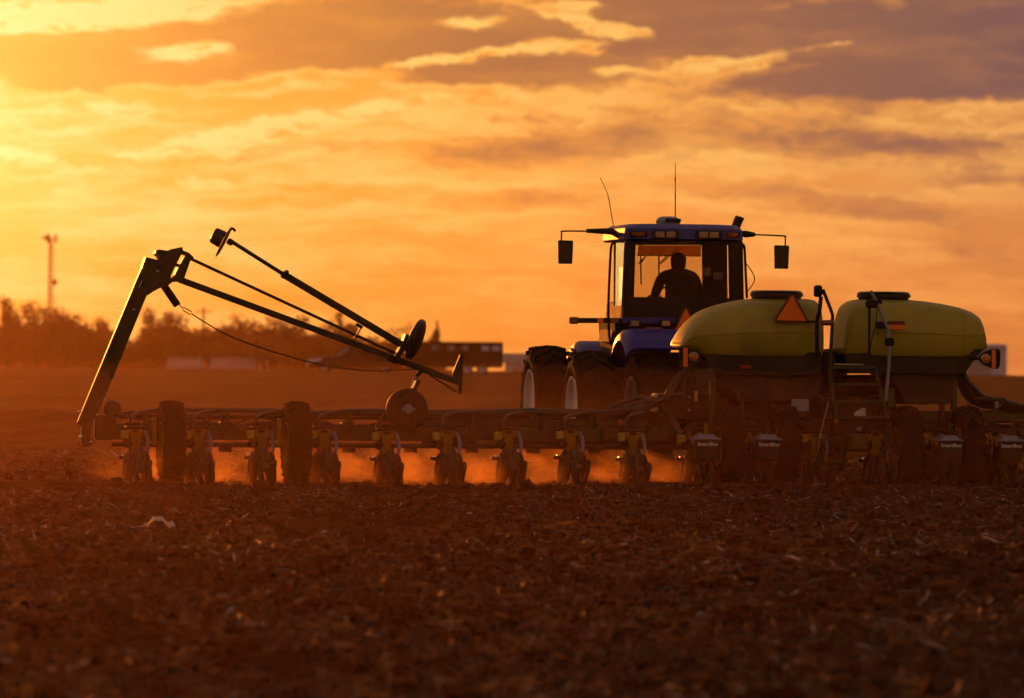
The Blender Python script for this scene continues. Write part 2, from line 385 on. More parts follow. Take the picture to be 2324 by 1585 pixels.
def residue():
    n = 250000
    y = 22 + (RNG.random(n)**.9)*66; hw = .105*y + 2.2; x = (RNG.random(n)*2-1)*hw + .6
    # residue lies in loose drifts
    keep = RNG.random(n) < np.clip(.62 + 1.4*vnoise(x*.9, y*.6, 11) + 1.0*vnoise(x*3, y*2.2, 12), .12, 1); x, y = x[keep], y[keep]; n = len(x)
    L = .03 + RNG.gamma(2.0, .023, n); L = np.minimum(L, .26); W = .0038 + RNG.random(n)**3*.014
    a = RNG.random(n)*2*np.pi; tilt = RNG.normal(0, .28, n); up = RNG.random(n) < .035; tilt[up] = RNG.uniform(.6, 1.4, up.sum())
    bend = RNG.normal(0, .35, n); roll = RNG.normal(0, .7, n)
    z = terrain(x, y) + .008 + np.abs(np.sin(tilt))*L*.45 + RNG.random(n)*.012
    d = np.stack([np.cos(a)*np.cos(tilt), np.sin(a)*np.cos(tilt), np.sin(tilt)], -1)
    sd = np.stack([-np.sin(a)*np.cos(roll), np.cos(a)*np.cos(roll), np.sin(roll)], -1)
    nrm = np.cross(d, sd); c = np.stack([x, y, z], -1)
    Lh = (L/2)[:, None]; Wh = (W/2)[:, None]; bd = (bend*L*.5)[:, None]
    mid = c + nrm*bd*.5
    v = np.stack([c - d*Lh - sd*Wh*.6, c - d*Lh + sd*Wh*.6, mid - sd*Wh, mid + sd*Wh, c + d*Lh - sd*Wh*.5, c + d*Lh + sd*Wh*.5], 1).reshape(-1, 3)
    b = (np.arange(n)*6)[:, None]; f = np.concatenate([b + [0, 1, 3, 2], b + [2, 3, 5, 4]], 1).reshape(-1, 4)
    tone = np.repeat(np.clip(RNG.beta(1.5, 2.15, n) + (W > .012)*.10, 0, 1), 2)
    o = raw_mesh('crop_residue', v, f, 'straw', tone); o['kind'] = 'stuff'; o['label'] = 'chopped pale straw and stalk bits scattered over the soil'
residue()
def clods():
    n = 15000
    y = 22 + (RNG.random(n)**.9)*58; hw = .105*y + 2.2; x = (RNG.random(n)*2-1)*hw + .6
    s = .012 + RNG.gamma(1.6, .011, n); z = terrain(x, y) + s*.25
    t = (1+5**.5)/2
    ico = np.array([(-1,t,0),(1,t,0),(-1,-t,0),(1,-t,0),(0,-1,t),(0,1,t),(0,-1,-t),(0,1,-t),(t,0,-1),(t,0,1),(-t,0,-1),(-t,0,1)])/1.9
    fi = np.array([(0,11,5),(0,5,1),(0,1,7),(0,7,10),(0,10,11),(1,5,9),(5,11,4),(11,10,2),(10,7,6),(7,1,8),(3,9,4),(3,4,2),(3,2,6),(3,6,8),(3,8,9),(4,9,5),(2,4,11),(6,2,10),(8,6,7),(9,8,1)])
    v = ico[None]*(1 + RNG.normal(0, .22, (n, 12, 1))); v = v*s[:, None, None]*np.stack([RNG.uniform(.8, 1.6, n), RNG.uniform(.8, 1.6, n), RNG.uniform(.55, 1.0, n)], -1)[:, None]
    v = (v + np.stack([x, y, z], -1)[:, None]).reshape(-1, 3); f = (fi[None] + (np.arange(n)*12)[:, None, None]).reshape(-1, 3)
    o = raw_mesh('soil_clods', v, f, 'soil'); o['kind'] = 'stuff'; o['label'] = 'small dark lumps of broken soil across the field'
clods()

# ------------------------------------------------------------------ planter
PR = R(10.5); PLOC = (4.03, 70.5, 0.0)
PF = Frame(PLOC, PR); S = PF.survey
planter = empty('row_crop_planter', PLOC, PR)
tag(planter, 'wide green row crop planter with twin tanks, yellow seed meters and folded marker arm', 'planter')

def wheel_mesh(Rr, w, lug=0, rim_r=.55):
    """tyre lying along the x axis, optionally with chevron lugs"""
    m = MB(); h = w/2
    prof = [(-h*.72, Rr*rim_r), (-h*.98, Rr*(rim_r+.12)), (-h*1.04, Rr*.8), (-h*.9, Rr*.93), (-h*.6, Rr*.985), (0, Rr), (h*.6, Rr*.985), (h*.9, Rr*.93), (h*1.04, Rr*.8), (h*.98, Rr*(rim_r+.12)), (h*.72, Rr*rim_r)]
    m.lathe(prof, n=40, cap=False)
    if lug:
        for i in range(lug):
            for sgn in (-1, 1):
                a0 = 2*math.pi*(i + (.5 if sgn > 0 else 0))/lug; rings = []
                for t in (0, .5, 1):
                    ang = a0 + t*.20; x = sgn*(h*.02 + t*h*.98); hh = Rr*(1.0 - .05*t*t)
                    wd = Rr*.035
                    ring = []
                    for (da, dr) in ((-wd, -.02), (wd, -.02), (wd*.75, .045), (-wd*.75, .045)):
                        rr = hh + dr*Rr*.9; aa = ang + da/Rr
                        ring.append((x, rr*math.cos(aa), rr*math.sin(aa)))
                    rings.append(ring)
                m.loft(rings)
    return m
def rim_mesh(Rr, w, dish=.3, off=-1):
    m = MB(); h = w/2
    m.lathe([(off*h*.98, Rr), (off*h*.98, Rr*.94), (off*h*(.80-dish), Rr*.86), (off*h*(.72-dish), Rr*.45), (off*h*(.6-dish), Rr*.38), (off*h*(.9-dish), Rr*.30), (off*h*(.9-dish), .0001)], n=32, cap=False)
    return m

# --- main frame
ROWS = [(-11.5 + i)*.762 for i in range(16)]
XL, XR = -9.15, 3.3
MB().cbox(((XL+XR)/2, 0, .60), (XR-XL, .17, .17), .012).build('toolbar', 'green_paint', planter)
MB().cbox(((XL+XR)/2, .55, .60), (XR-XL, .08, .08), .012).build('front_toolbar', 'green_paint', planter)
pts = [S(5, 330, 243, .18), S(5, 760, 215, .18), S(5, 1300, 218, .18), S(5, 1680, 238, .18), S(4, 560, 862, .18), S(4, 860, 868, .18), S(4, 1300, 872, .18), S(6, 1000, 232, .18), S(6, 1400, 238, .18), S(6, 1900, 256, .18), S(6, 2324, 300, .18)]
MB().tube(spline(pts, 5), [.028]*11 + [.042]*9 + [.058]*100, 12).build('air_manifold', 'hose_rubber', planter)
pts = [S(5, 330, 262, .30), S(5, 1700, 262, .30), S(4, 800, 900, .30), S(4, 1800, 905, .30), S(6, 1700, 275, .30), S(6, 2300, 330, .3)]
MB().tube(spline(pts, 4), .03, 10).build('seed_line', 'dark_steel', planter)
for zz, yy, r in ((.46, -.22, .03), (.80, .1, .016), (.69, .3, .02)):
    MB().tube([(XL+.1, yy, zz), (XR, yy, zz)], r, 8).build('cross_pipe', 'dark_steel', planter)
for x in [-8.6, -7.6, -6.1, -5.3, -4.6, -3.8, -3.0, -2.2, -1.4]:
    MB().cbox((x, .3, .68), (.08, .62, .10), .01).cbox((x, .05, .74), (.06, .06, .22), .01).build('frame_brace', 'green_paint', planter)
    MB().tube(spline([(x+.1, .02, .72), (x+.3, -.04, .66), (x+.55, .0, .71), (x+.8, .05, .75)], 4), .010, 6).build('hydraulic_line', 'hose_rubber', planter)
# yellowish-green wing panel seen between the units towards the centre
MB().cbox((-3.6, .12, .62), (3.2, .05, .34), .012).build('wing_panel', 'green_paint', planter)
MB().cbox((-4.42, -.09, .50), (.26, .02, .06), .004).build('decal_plate', 'yellow_paint', planter)
MB().box(S(6, 1345, 270, .08), (.15, .01, .022)).build('decal_strip', 'label_white', planter)
MB().lathe([(0, .04), (.02, .045), (.03, .03)], S(6, 1705, 305, .05), (0, -1, 0), 18).build('reflector', 'amber_dark', planter)
MB().lathe([(0, .035), (.03, .04), (.05, .02)], S(6, 1425, 425, -.1), (.2, -1, .2), 16).build('work_lamp', 'lamp_lens', planter)

# --- row unit (one built, then copied)
def make_row_unit():
    m = MB()
    m.cbox((0, -.16, .60), (.20, .05, .30), .01)                                   # head bracket
    for z in (.50, .66):
        for sx in (-.07, .07): m.beam((sx, -.16, z), (sx, -.46, z-.10), .02, .035)
    m.cbox((.02, -.54, .30), (.13, .26, .20), .015)                                 # shank housing
    m.beam((0, -.5, .36), (0, -.42, .06), .05, .10)
    m.cbox((-.17, -.40, .33), (.07, .05, .05), .008)                               # depth handle
    u = m.build('row_unit', 'dark_steel', planter)
    # yellow seed meter: tapered bucket
    m = MB(); rings = []
    for z, x0, x1, y0, y1 in ((.395, -.065, .035, -.36, -.26), (.44, -.075, .05, -.39, -.24), (.60, -.085, .085, -.42, -.22), (.665, -.085, .095, -.43, -.21)):
        rings.append([(x0, y0, z), (x1, y0, z), (x1, y1, z), (x0, y1, z)])
    m.loft(rings).build('seed_meter', 'yellow_paint', u)
    MB().cbox((-.125, -.36, .60), (.085, .11, .10), .012).build('meter_cover', 'yellow_pale', u)
    MB().lathe([(0, .055), (.03, .06), (.05, .035)], (-.10, -.40, .50), (0, -1, 0), 18).build('vacuum_port', 'black_plastic', u)
    MB().cbox((.005, -.32, .685), (.23, .24, .035), .01).build('meter_lid', 'black_plastic', u)
    MB().cbox((.0, -.445, .645), (.085, .012, .035), .004).build('lid_latch', 'black_plastic', u)
    MB().tube(spline([(.12, -.38, .64), (.145, -.44, .54), (.14, -.48, .44), (.12, -.5, .36)], 5), .023, 10).build('seed_tube', 'lavender_plastic', u)
    # gauge wheels and closing wheels
    gw = wheel_mesh(.20, .10, 0, .6)
    for sx in (-.105, .105):
        g = gw.build('gauge_wheel', 'rubber', u); g.location = (sx, -.55, .205); g.rotation_euler = (0, R(6)*(-1 if sx > 0 else 1), 0)
        rim_mesh(.125, .10, .25, -1 if sx < 0 else 1).build('rim', 'dark_steel', g)
    cw = wheel_mesh(.155, .045, 0, .6)
    for sx in (-.07, .07):
        g = cw.build('closing_wheel', 'rubber', u); g.location = (sx, -1.0, .16); g.rotation_euler = (0, R(14)*(1 if sx > 0 else -1), 0)
        rim_mesh(.095, .045, .25, -1 if sx < 0 else 1).build('rim', 'dark_steel', g)
    m = MB(); m.beam((0, -.6, .42), (0, -.99, .18), .075, .07); m.beam((0, -.62, .34), (0, -.8, .34), .09, .05); m.cbox((.03, -.86, .33), (.07, .06, .16), .01)
    m.build('closing_arm', 'green_paint', u)
    MB().tube([(.035, -.66, .47), (.035, -.90, .30)], .02, 8).build('spring', 'dark_steel', u)
    MB().lathe([(-.004, .19), (.004, .19)], (-.02, -.42, .18), (1, .04, 0), 28).build('opener_disc', 'steel', u)
    MB().lathe([(0, .012), (.02, .012)], (-.17, -.44, .35), (0, -1, .3), 8).build('bolt', 'chrome', u)
    MB().beam((-.14, -.62, .02), (-.135, -.60, .20), .008, .03).build('scraper', 'steel', u)
    return u
unit0 = make_row_unit(); units = []
for i, x in enumerate(ROWS):
    u = unit0 if i == 0 else place_copy(unit0, planter)
    u.location = (x + random.uniform(-.012, .012), 0, random.uniform(-.02, .012)); u.rotation_euler = (R(random.uniform(-1.5, 1.5)), R(random.uniform(-1.2, 1.2)), R(random.uniform(-1.5, 1.5))); units.append(u)
    # delivery hose from the manifold down to the lid
    if x < -2:
        top = .87
        p = spline([(x-.06, -.30, .70), (x-.05, -.27, .78), (x+.04, -.15, top-.03), (x+.25, .05, top), (x+.5, .14, top+.005)], 5)
        MB().tube(p, .024, 9).build('delivery_hose', 'hose_rubber', planter)
# fertiliser coulters ahead of the units and a tangle of lines along the bar
co = MB().lathe([(-.004, .23), (.004, .23)], (0, 0, 0), (1, 0, 0), 26).build('coulter', 'dark_steel', planter); co.location = (ROWS[0]+.19, .42, .20)
MB().beam((0, 0, 0), (0, .06, .38), .05, .08).cbox((0, 0, 0), (.05, .08, .08), .01).build('coulter_arm', 'dark_steel', co)
for x in ROWS[1:]: place_copy(co, planter, (x+.19, .42, .20))
for i, x in enumerate(ROWS[:-1]):
    for k in range(7):
        z0, z1 = RNG.uniform(.55, .84, 2); y0 = RNG.uniform(-.15, .35); sag = RNG.uniform(-.08, .05)
        MB().tube(spline([(x+RNG.uniform(0, .1), y0, z0), (x+.25, y0+RNG.normal(0, .05), (z0+z1)/2+sag), (x+.52, y0+RNG.normal(0, .05), (z0+z1)/2+sag*.6), (x+.76+RNG.uniform(0, .1), y0, z1)], 4), float(RNG.uniform(.006, .017)), 6).build('hydraulic_line', 'hose_rubber', planter)
    MB().cbox((x+RNG.uniform(.3, .5), -.12, RNG.uniform(.58, .75)), (RNG.uniform(.06, .16), .08, RNG.uniform(.08, .2)), .01).build('valve_block', 'dark_steel', planter)
    MB().beam((x+.38+RNG.uniform(-.06, .06), -.02, .52), (x+.38+RNG.uniform(-.06, .06), .0, .86), .03, .04).build('hose_bracket', 'green_paint', planter)
    MB().beam((x+.30, .1, .42), (x+.46, .1, .42), .10, .06).build('chain_guard', 'dark_steel', planter)
# --- insecticide boxes with lettering
def text_mesh(body, size, name, mat, parent, loc, rz=0, depth=.004):
    cu = bpy.data.curves.new(name, 'FONT'); cu.body = body; cu.size = size; cu.extrude = depth; cu.align_x = 'CENTER'; cu.align_y = 'CENTER'; cu.space_character = 1.06; cu.offset = size*.02
    t = bpy.data.objects.new(name, cu); COL.objects.link(t)
    dg = bpy.context.evaluated_depsgraph_get(); me = bpy.data.meshes.new_from_object(t.evaluated_get(dg)); bpy.data.objects.remove(t)
    me.name = name; me.materials.clear(); me.materials.append(MATS[mat])
    o = bpy.data.objects.new(name, me); COL.objects.link(o); o.parent = parent; o.location = loc; o.rotation_euler = (R(90), 0, rz); return o
for x in (-1.905, -1.143, 1.143, 1.905):
    b = MB().cbox((x+.03, -.93, .44), (.28, .36, .25), .02).build('smart_box', 'black_plastic', planter)
    m = MB().cbox((x+.03, -.93, .578), (.33, .40, .025), .008); m.loft([[(x+.03+sx*.115, -.93+sy*.15, .59) for sx, sy in ((-1,-1),(1,-1),(1,1),(-1,1))], [(x+.03+sx*.09, -.93+sy*.12, .635) for sx, sy in ((-1,-1),(1,-1),(1,1),(-1,1))]])
    m.build('lid', 'lavender_plastic', b)
    text_mesh('SmartBox', .062, 'lettering', 'label_white', b, (x+.03, -1.115, .515))
    MB().cbox((x-.145, -1.06, .54), (.012, .05, .06), .003).build('latch', 'steel', b)
    MB().cbox((x-.21, -.7, .57), (.10, .12, .10), .015).build('metering_motor', 'yellow_paint', b)

# --- carrying wheels
tyre = wheel_mesh(.49, .27, 22, .5)
first = None
for x, y in ((-8.36, -.55), (-6.84, -.55), (-1.52, -.62), (-.80, -.55), (.75, -.5), (1.5, -.62)):
    if first is None: t = first = tyre.build('carrying_wheel', 'tread_rubber', planter)
    else: t = first.copy(); COL.objects.link(t); t.parent = planter
    t.location = (x, y, .49)
    rim_mesh(.25, .27).build('rim', 'yellow_paint', t)
    MB().cbox((x-.20, y+.05, .62), (.05, .12, .34), .01).beam((x-.20, y, .5), (x-.02, y, .5), .06, .06).build('wheel_leg', 'yellow_paint' if x < -2 else 'green_paint', planter)

# --- vacuum fan at the fold
c = Vector(S(4, 1005, 835, -.20)); rf = .255
fan = MB().lathe([(-.07, rf*.7), (-.06, rf*.94), (-.03, rf), (.05, rf), (.09, rf*.9), (.10, rf*.3), (.10, .001)], c, (0, -1, 0), 40).build('vacuum_fan', 'black_plastic', planter)
g = spline([c+Vector((-.085, -.13, -.22)), c+Vector((-.085, -.13, .05)), c+Vector((-.06, -.13, .13)), c+Vector((0, -.13, .165)), c+Vector((.06, -.13, .13)), c+Vector((.085, -.13, .05)), c+Vector((.085, -.13, -.22))], 5)
MB().tube(g, .010, 8).build('guard', 'dark_steel', fan)
MB().lathe([(.08, .06), (.13, .06), (.15, .045)], c, (0, -1, 0), 20).cbox(c+Vector((0, -.14, 0)), (.17, .02, .03), .004).build('hub', 'grey_panel', fan)

# --- folded marker arm
marker_y = -.05
def P7(x, y, d=0): q = S(7, x, y, marker_y + d); return (q[0], q[2])
def P3(x, y, d=0): q = S(3, x, y, marker_y + d); return (q[0], q[2])
m = MB().prism([P7(1055, 305), P7(1100, 316), P7(1150, 400), P7(1065, 575), P3(331, 1110), P3(240, 1333), P3(145, 1395), P3(113, 1362)], marker_y-.045, marker_y+.045)
boom = m.build('marker_boom', 'arm_paint', planter, smooth=0)
bv = boom.modifiers.new('edge', 'BEVEL'); bv.width = .004; bv.segments = 2
A = [P7(*p) for p in ((1052, 300), (1135, 320), (1150, 298), (1132, 292), (1118, 275), (1125, 254), (1150, 245), (1215, 255), (1248, 240), (1290, 234), (1312, 275), (1262, 372), (1232, 440), (1246, 482), (1215, 505), (1165, 520), (1110, 548), (1065, 578), (1010, 420))]
k = MB().prism(A, marker_y-.11, marker_y+.11).build('knuckle', 'arm_paint', boom, smooth=0)
B = [P7(*p) for p in ((1285, 232), (1318, 228), (1322, 252), (1365, 268), (1400, 300), (1394, 326), (1376, 326), (1332, 455), (1310, 478), (1250, 482), (1238, 470), (1240, 452), (1262, 430), (1290, 372), (1338, 288), (1310, 272))]
MB().prism(B, marker_y-.09, marker_y+.09).build('hinge_plate', 'arm_paint', boom, smooth=0)
MB().prism([P7(1272, 345), P7(1306, 352), P7(1296, 372), P7(1262, 368)], marker_y-.06, marker_y+.06).build('hinge_pin', 'arm_paint', boom)
MB().prism([P7(1138, 296), P7(1180, 300), P7(1168, 322), P7(1140, 330)], marker_y-.05, marker_y+.05).build('stop_lug', 'dark_steel', boom)
for (x, y) in ((970, 683), (1145, 405)):
    q = Vector(S(7, x, y, marker_y-.115)); MB().lathe([(0, .018), (.012, .018), (.02, .01)], q, (0, -1, 0), 10).build('bolt', 'chrome', boom)
MB().cbox(S(7, 1025, 485, marker_y-.085), (.012, .01, .13), .003, Matrix.Rotation(R(24), 3, 'Y')).build('decal', 'label_white', boom)
q = Vector(S(3, 160, 1385, marker_y)); MB().cbox(q+Vector((.02, 0, -.10)), (.12, .2, .3), .02).cbox(q+Vector((.25, .05, -.02)), (.25, .18, .3), .02).build('pivot_bracket', 'arm_paint', boom)
for (x, y, s) in ((130, 1297, .02), (140, 1462, .028), (210, 1497, .02), (250, 1320, .016), (300, 1215, .014)):
    MB().lathe([(0, s), (.03, s), (.04, s*.6)], S(3, x, y, marker_y-.12), (-.5, -1, .3), 10).build('bolt', 'chrome', boom)
def B2(k0, x0, y0, k1, x1, y1, w, h, name, mat='arm_paint', par=None, d0=0.0, d1=0.0):
    return MB().beam(S(k0, x0, y0, marker_y+d0), S(k1, x1, y1, marker_y+d1), w, h, (0, 1, 0)).build(name, mat, par or planter)
low = B2(7, 1300, 462, 4, 1420, 622, .075, .09, 'marker_lower_arm', d1=-.05)
B2(7, 1385, 312, 4, 930, 402, .036, .045, 'link_rod', par=low, d0=-.02, d1=-.02)
out = B2(7, 2050, 420, 4, 1000, 345, .082, .09, 'marker_outer_arm', d0=-.18, d1=-.12)
MB().tube([S(7, 1690, 192, marker_y-.18), S(7, 2070, 432, marker_y-.18)], .025, 12).build('sleeve_rod', 'arm_paint', out)
MB().cbox(S(7, 2070, 425, marker_y-.18), (.05, .11, .11), .01, Matrix.Rotation(R(32), 3, 'Y')).build('clamp', 'dark_steel', out)
MB().beam(S(8, 685, 150, marker_y-.16), S(8, 600, 280, marker_y-.1), .02, .04).build('stay', 'steel', out)
MB().beam(S(8, 620, 125, marker_y-.16), S(8, 690, 165, marker_y-.16), .035, .06).build('stay_bracket', 'dark_steel', out)
# disc at the far end of the outer arm: thin blade with its depth drum
ax = Vector(S(7, 1640, 140, 0)) - Vector(S(7, 1575, 105, 0)); ax.normalize(); ax = (ax + Vector((0, -.18, 0))).normalized()
bc = Vector(S(7, 1625, 190, marker_y-.18))
MB().lathe([(-.006, .205), (.0, .205), (.012, .16), (.02, .05)], bc, ax, 36).build('marker_blade', 'steel', out)
MB().lathe([(-.155, .05), (-.15, .085), (-.13, .10), (-.03, .108), (-.008, .10)], bc - Vector((.0, 0, -.02)), ax, 28).build('depth_drum', 'black_satin', out)
MB().cbox(S(7, 1672, 190, marker_y-.18), (.075, .08, .075), .012, Matrix.Rotation(R(30), 3, 'Y')).build('hub', 'dark_steel', out)
MB().tube(spline([S(7, 1640, 150, marker_y-.2), S(7, 1665, 110, marker_y-.2), S(7, 1690, 93, marker_y-.2), S(7, 1710, 112, marker_y-.2)], 4), .016, 8).build('scraper', 'dark_steel', out)
# second disc near the fold, tilted, seen almost edge on
ax2 = Vector((.90, -.34, -.36)).normalized(); dc = Vector(S(8, 1240, 285, marker_y-.2))
MB().lathe([(-.06, .08), (-.055, .20), (-.03, .25), (.0, .262), (.03, .25), (.055, .20), (.06, .07)], dc, ax2, 36).build('marker_wheel', 'black_satin', out)
MB().prism([(S(8, *p, -.2)[0], S(8, *p, -.2)[2]) for p in ((1120, 230), (1200, 262), (1190, 300), (1110, 400), (1060, 470), (1025, 520), (1010, 460), (1075, 350))], marker_y-.28, marker_y-.1).build('wheel_bracket', 'arm_paint', out, smooth=0)
MB().prism([(S(8, *p, -.2)[0], S(8, *p, -.2)[2]) for p in ((1185, 300), (1200, 300), (1150, 400), (1130, 395))], marker_y-.30, marker_y-.285).build('decal', 'yellow_paint', out, smooth=0)
MB().cbox(S(8, 1000, 495, marker_y-.15), (.15, .12, .07), .015, Matrix.Rotation(R(20), 3, 'Y')).build('cradle', 'dark_steel', low)
MB().prism([(S(4, *p, -.1)[0], S(4, *p, -.1)[2]) for p in ((1425, 405), (1452, 420), (1440, 715), (1415, 715), (1410, 640), (1365, 600), (1368, 550))], marker_y-.06, marker_y-.03).build('end_plate', 'arm_paint', low, smooth=0)
MB().beam(S(4, 1428, 405, -.16), S(4, 1368, 553, -.16), .010, .02).build('edge_strip', 'chrome', low)
MB().tube([S(4, 1180, 560, -.1), S(4, 1400, 700, -.1)], .010, 6).build('stay_rod', 'dark_steel', low)
for dx in (0, 22):
    MB().tube([S(4, 1062+dx, 600, -.15), S(4, 1036+dx, 668, -.15)], .0075, 8).build('cylinder_rod', 'chrome', low)
MB().tube([S(4, 1115, 530, -.15), S(4, 1065, 600, -.15)], .024, 12).build('hydraulic_cylinder', 'dark_steel', low)
MB().cbox(S(4, 1070, 585, -.18), (.05, .03, .03), .006).build('rod_clevis', 'steel', low)
MB().beam(S(4, 1100, 600, -.05), S(4, 1060, 680, -.05), .06, .06).build('cylinder_mount', 'green_paint', low)
# cylinder, turnbuckle and sagging cable under the boom
cyl = MB().tube([S(3, 672, 440, marker_y), S(3, 776, 592, marker_y)], .047, 14).build('marker_cylinder', 'black_plastic', planter)
MB().tube([S(3, 776, 575, marker_y), S(3, 815, 615, marker_y)], .008, 6).build('rod_eye', 'steel', cyl)
for dy in (-9, 9):
    MB().tube([S(3, 812 + dy*.5, 613 - dy, marker_y), S(3, 866 + dy*.5, 644 - dy, marker_y)], .0065, 6).build('turnbuckle', 'dark_steel', cyl)
MB().tube(spline([S(3, 866, 645, marker_y), S(3, 960, 705, marker_y), S(3, 1100, 785, marker_y), S(3, 1290, 860, marker_y), S(3, 1450, 910, marker_y), S(4, 180, 448, marker_y), S(4, 420, 497, marker_y), S(4, 700, 530, marker_y), S(4, 1080, 520, marker_y)], 6), .008, 6).build('cable', 'dark_steel', cyl)

# --- bulk tanks
def tank(name, top, bot, yc, hd, x_ribs, crop=2, side=-1, nseg=20):
    """top/bot: sighted outline (x, y) left to right; superellipse sections across the tank"""
    tp = [S(crop, x, y, yc) for x, y in top]; bt = [S(crop, x, y, yc) for x, y in bot]
    x0, x1 = tp[0][0], tp[-1][0]; xs = [x0 + (x1-x0)*(.5-.5*math.cos(math.pi*(i/34))) for i in range(35)]
    tx = [p[0] for p in tp]; tz = [p[2] for p in tp]; bx = [p[0] for p in bt]; bz = [p[2] for p in bt]; rings = []
    for i, x in enumerate(xs):
        zt = float(np.interp(x, tx, tz)); zb = float(np.interp(x, bx, bz)); e = min(i, 34-i)/34
        w = hd*(min(1, (.30 + 2.6*e))**.55 if True else 1)
        rib = .97 if any(abs(x - r) < .018 for r in x_ribs) else 1.0
        zc = (zt+zb)/2; hz = max((zt-zb)/2, .02); r = []
        for k in range(nseg):
            a = 2*math.pi*k/nseg; ca, sa = math.cos(a), math.sin(a)
            r.append((x, yc + w*rib*math.copysign(abs(ca)**.62, ca), zc + hz*(rib if sa > 0 else 1)*math.copysign(abs(sa)**.62, sa)))
        rings.append(r)
    o = MB().loft(rings).build(name, 'tank_poly', planter, smooth=50)
    h = nseg//2
    MB().tube([Vector(r[h]) + Vector((0, -.002, .02)) for r in rings[3:-3]], .007, 6).build('mould_seam', 'tank_poly', o)
    for q in (10, 24): MB().tube([Vector(r) + Vector((0, -.003, 0)) for r in rings[q][h-4:h+4]], .006, 6).build('mould_rib', 'tank_poly', o)
    return o
TY = .15
lt_top = [(103, 545), (115, 510), (150, 450), (200, 385), (250, 340), (300, 312), (380, 283), (450, 266), (520, 254), (575, 248), (760, 246), (940, 250), (965, 256), (982, 275), (995, 320), (1000, 380), (1004, 470)]
lt_bot = [(103, 548), (112, 562), (180, 585), (240, 640), (300, 670), (420, 690), (600, 700), (800, 700), (950, 690), (990, 660), (1004, 610)]
lt = tank('seed_tank', lt_top, lt_bot, TY, .62, [])
lt['label'] = 'yellow-green tank with an orange triangle on it'
rt_top = [(1133, 560), (1140, 480), (1150, 400), (1165, 330), (1180, 292), (1200, 265), (1225, 258), (1260, 252), (1440, 248), (1590, 256), (1680, 264), (1760, 276), (1840, 293), (1910, 313), (1965, 335), (1995, 360), (2012, 400), (2025, 460), (2036, 540), (2040, 562)]
rt_bot = [(1133, 570), (1145, 640), (1190, 690), (1400, 700), (1700, 700), (1880, 690), (1940, 660), (2000, 610), (2040, 570)]
rib = [S(2, x, 400, TY)[0] for x in (1172, 1205, 1240)]
rt = tank('seed_tank', rt_top, rt_bot, TY, .62, rib)
rt['label'] = 'yellow-green tank with ribbed left end'
for t, xs in ((lt, (575, 910)), (rt, (1257, 1595))):
    a = Vector(S(2, xs[0], 235, TY)); b = Vector(S(2, xs[1], 235, TY)); c = (a+b)/2; r = (b-a).length/2; zt = S(2, 1400, 203, TY)[2]; zb = S(2, 1400, 250, TY)[2]; h = zt-zb
    MB().lathe([(-.05, r*.9), (h*.15, r*.93), (h*.2, r), (h*.6, r), (h*.66, r*.95), (h*.74, r*.97), (h*.9, r*.93), (h, r*.8), (h, .001)], (c.x, c.y, zb), (0, 0, 1), 40).build('lid', 'black_satin', t)
# tank cradles, funnel bottoms and legs
def PZ(pts, k=2, yl=0.0): return [(S(k, x, y, yl)[0], S(k, x, y, yl)[2]) for x, y in pts]
MB().prism(PZ([(250, 602), (1003, 590), (1003, 735), (330, 735)], 2, -.2), -.42, .72).build('tank_cradle', 'dark_steel', planter, smooth=0)
MB().prism(PZ([(350, 735), (1000, 735), (960, 900), (480, 900)], 2, 0), -.3, .5).build('hopper_bottom', 'dark_steel', planter, smooth=0)
MB().prism(PZ([(1150, 600), (2036, 568), (1960, 662), (1920, 725), (1180, 725)], 2, -.2), -.42, .70).build('tank_cradle', 'dark_steel', planter, smooth=0)
MB().prism(PZ([(1385, 725), (1905, 725), (1830, 800), (1822, 870), (1805, 918), (1760, 925), (1700, 916), (1660, 924), (1600, 917), (1530, 922), (1480, 800)], 2, 0), -.3, .4).build('hopper_bottom', 'dark_steel', planter, smooth=0)
for (x0, x1, y0, y1, d, mt) in ((318, 350, 600, 1090, -.35, 'green_paint'), (1858, 1893, 690, 975, -.25, 'green_paint'), (1785, 1812, 880, 1060, -.2, 'dark_steel'), (700, 730, 735, 1050, -.2, 'dark_steel'), (1470, 1495, 820, 1080, -.3, 'green_paint')):
    a = S(2, (x0+x1)/2, y0, d); b = S(2, (x0+x1)/2, y1, d); MB().beam(a, b, (x1-x0)/2.554/206, .10).build('support_post', mt, planter)
MB().prism(PZ([(1440, 815), (1480, 820), (1510, 940), (1450, 945)], 2, -.4), -.42, -.3).build('gusset', 'green_paint', planter, smooth=0)
MB().prism(PZ([(1500, 955), (1700, 962), (1960, 965), (2120, 955), (2324, 985), (2324, 1020), (1500, 1035)], 2, -.1), -.16, .04).build('rear_beam', 'green_paint', planter, smooth=0)
MB().prism(PZ([(2215, 1060), (2324, 1080), (2324, 1260), (2180, 1265), (2180, 1210), (2215, 1110)], 2, .2), .1, .5).build('wing_hinge', 'green_paint', planter, smooth=0)
MB().cbox((.0, .35, .62), (3.0, .9, .42), .03).build('center_frame', 'dark_steel', planter)
MB().cbox((-1.3, .3, .95), (1.9, .5, .34), .03).build('center_frame', 'dark_steel', planter)
MB().cbox((.15, .1, .85), (.8, .3, .55), .03).build('valve_block', 'dark_steel', planter)
MB().cbox((1.5, .2, .52), (1.6, .2, .5), .03).build('center_frame', 'dark_steel', planter)
MB().prism(PZ([(330, 735), (1480, 735), (1440, 1150), (380, 1150)], 2, .6), .55, .75).build('dark_backing', 'dark_steel', planter, smooth=0)  # added dark sheet: shade behind the ladder and under the tanks, as a shape
MB().lathe([(0, .10), (.05, .11), (.09, .09), (.10, .03)], S(3, 345, 1272, .02), (0, -1, 0), 24).build('marker_hub', 'arm_paint', boom)
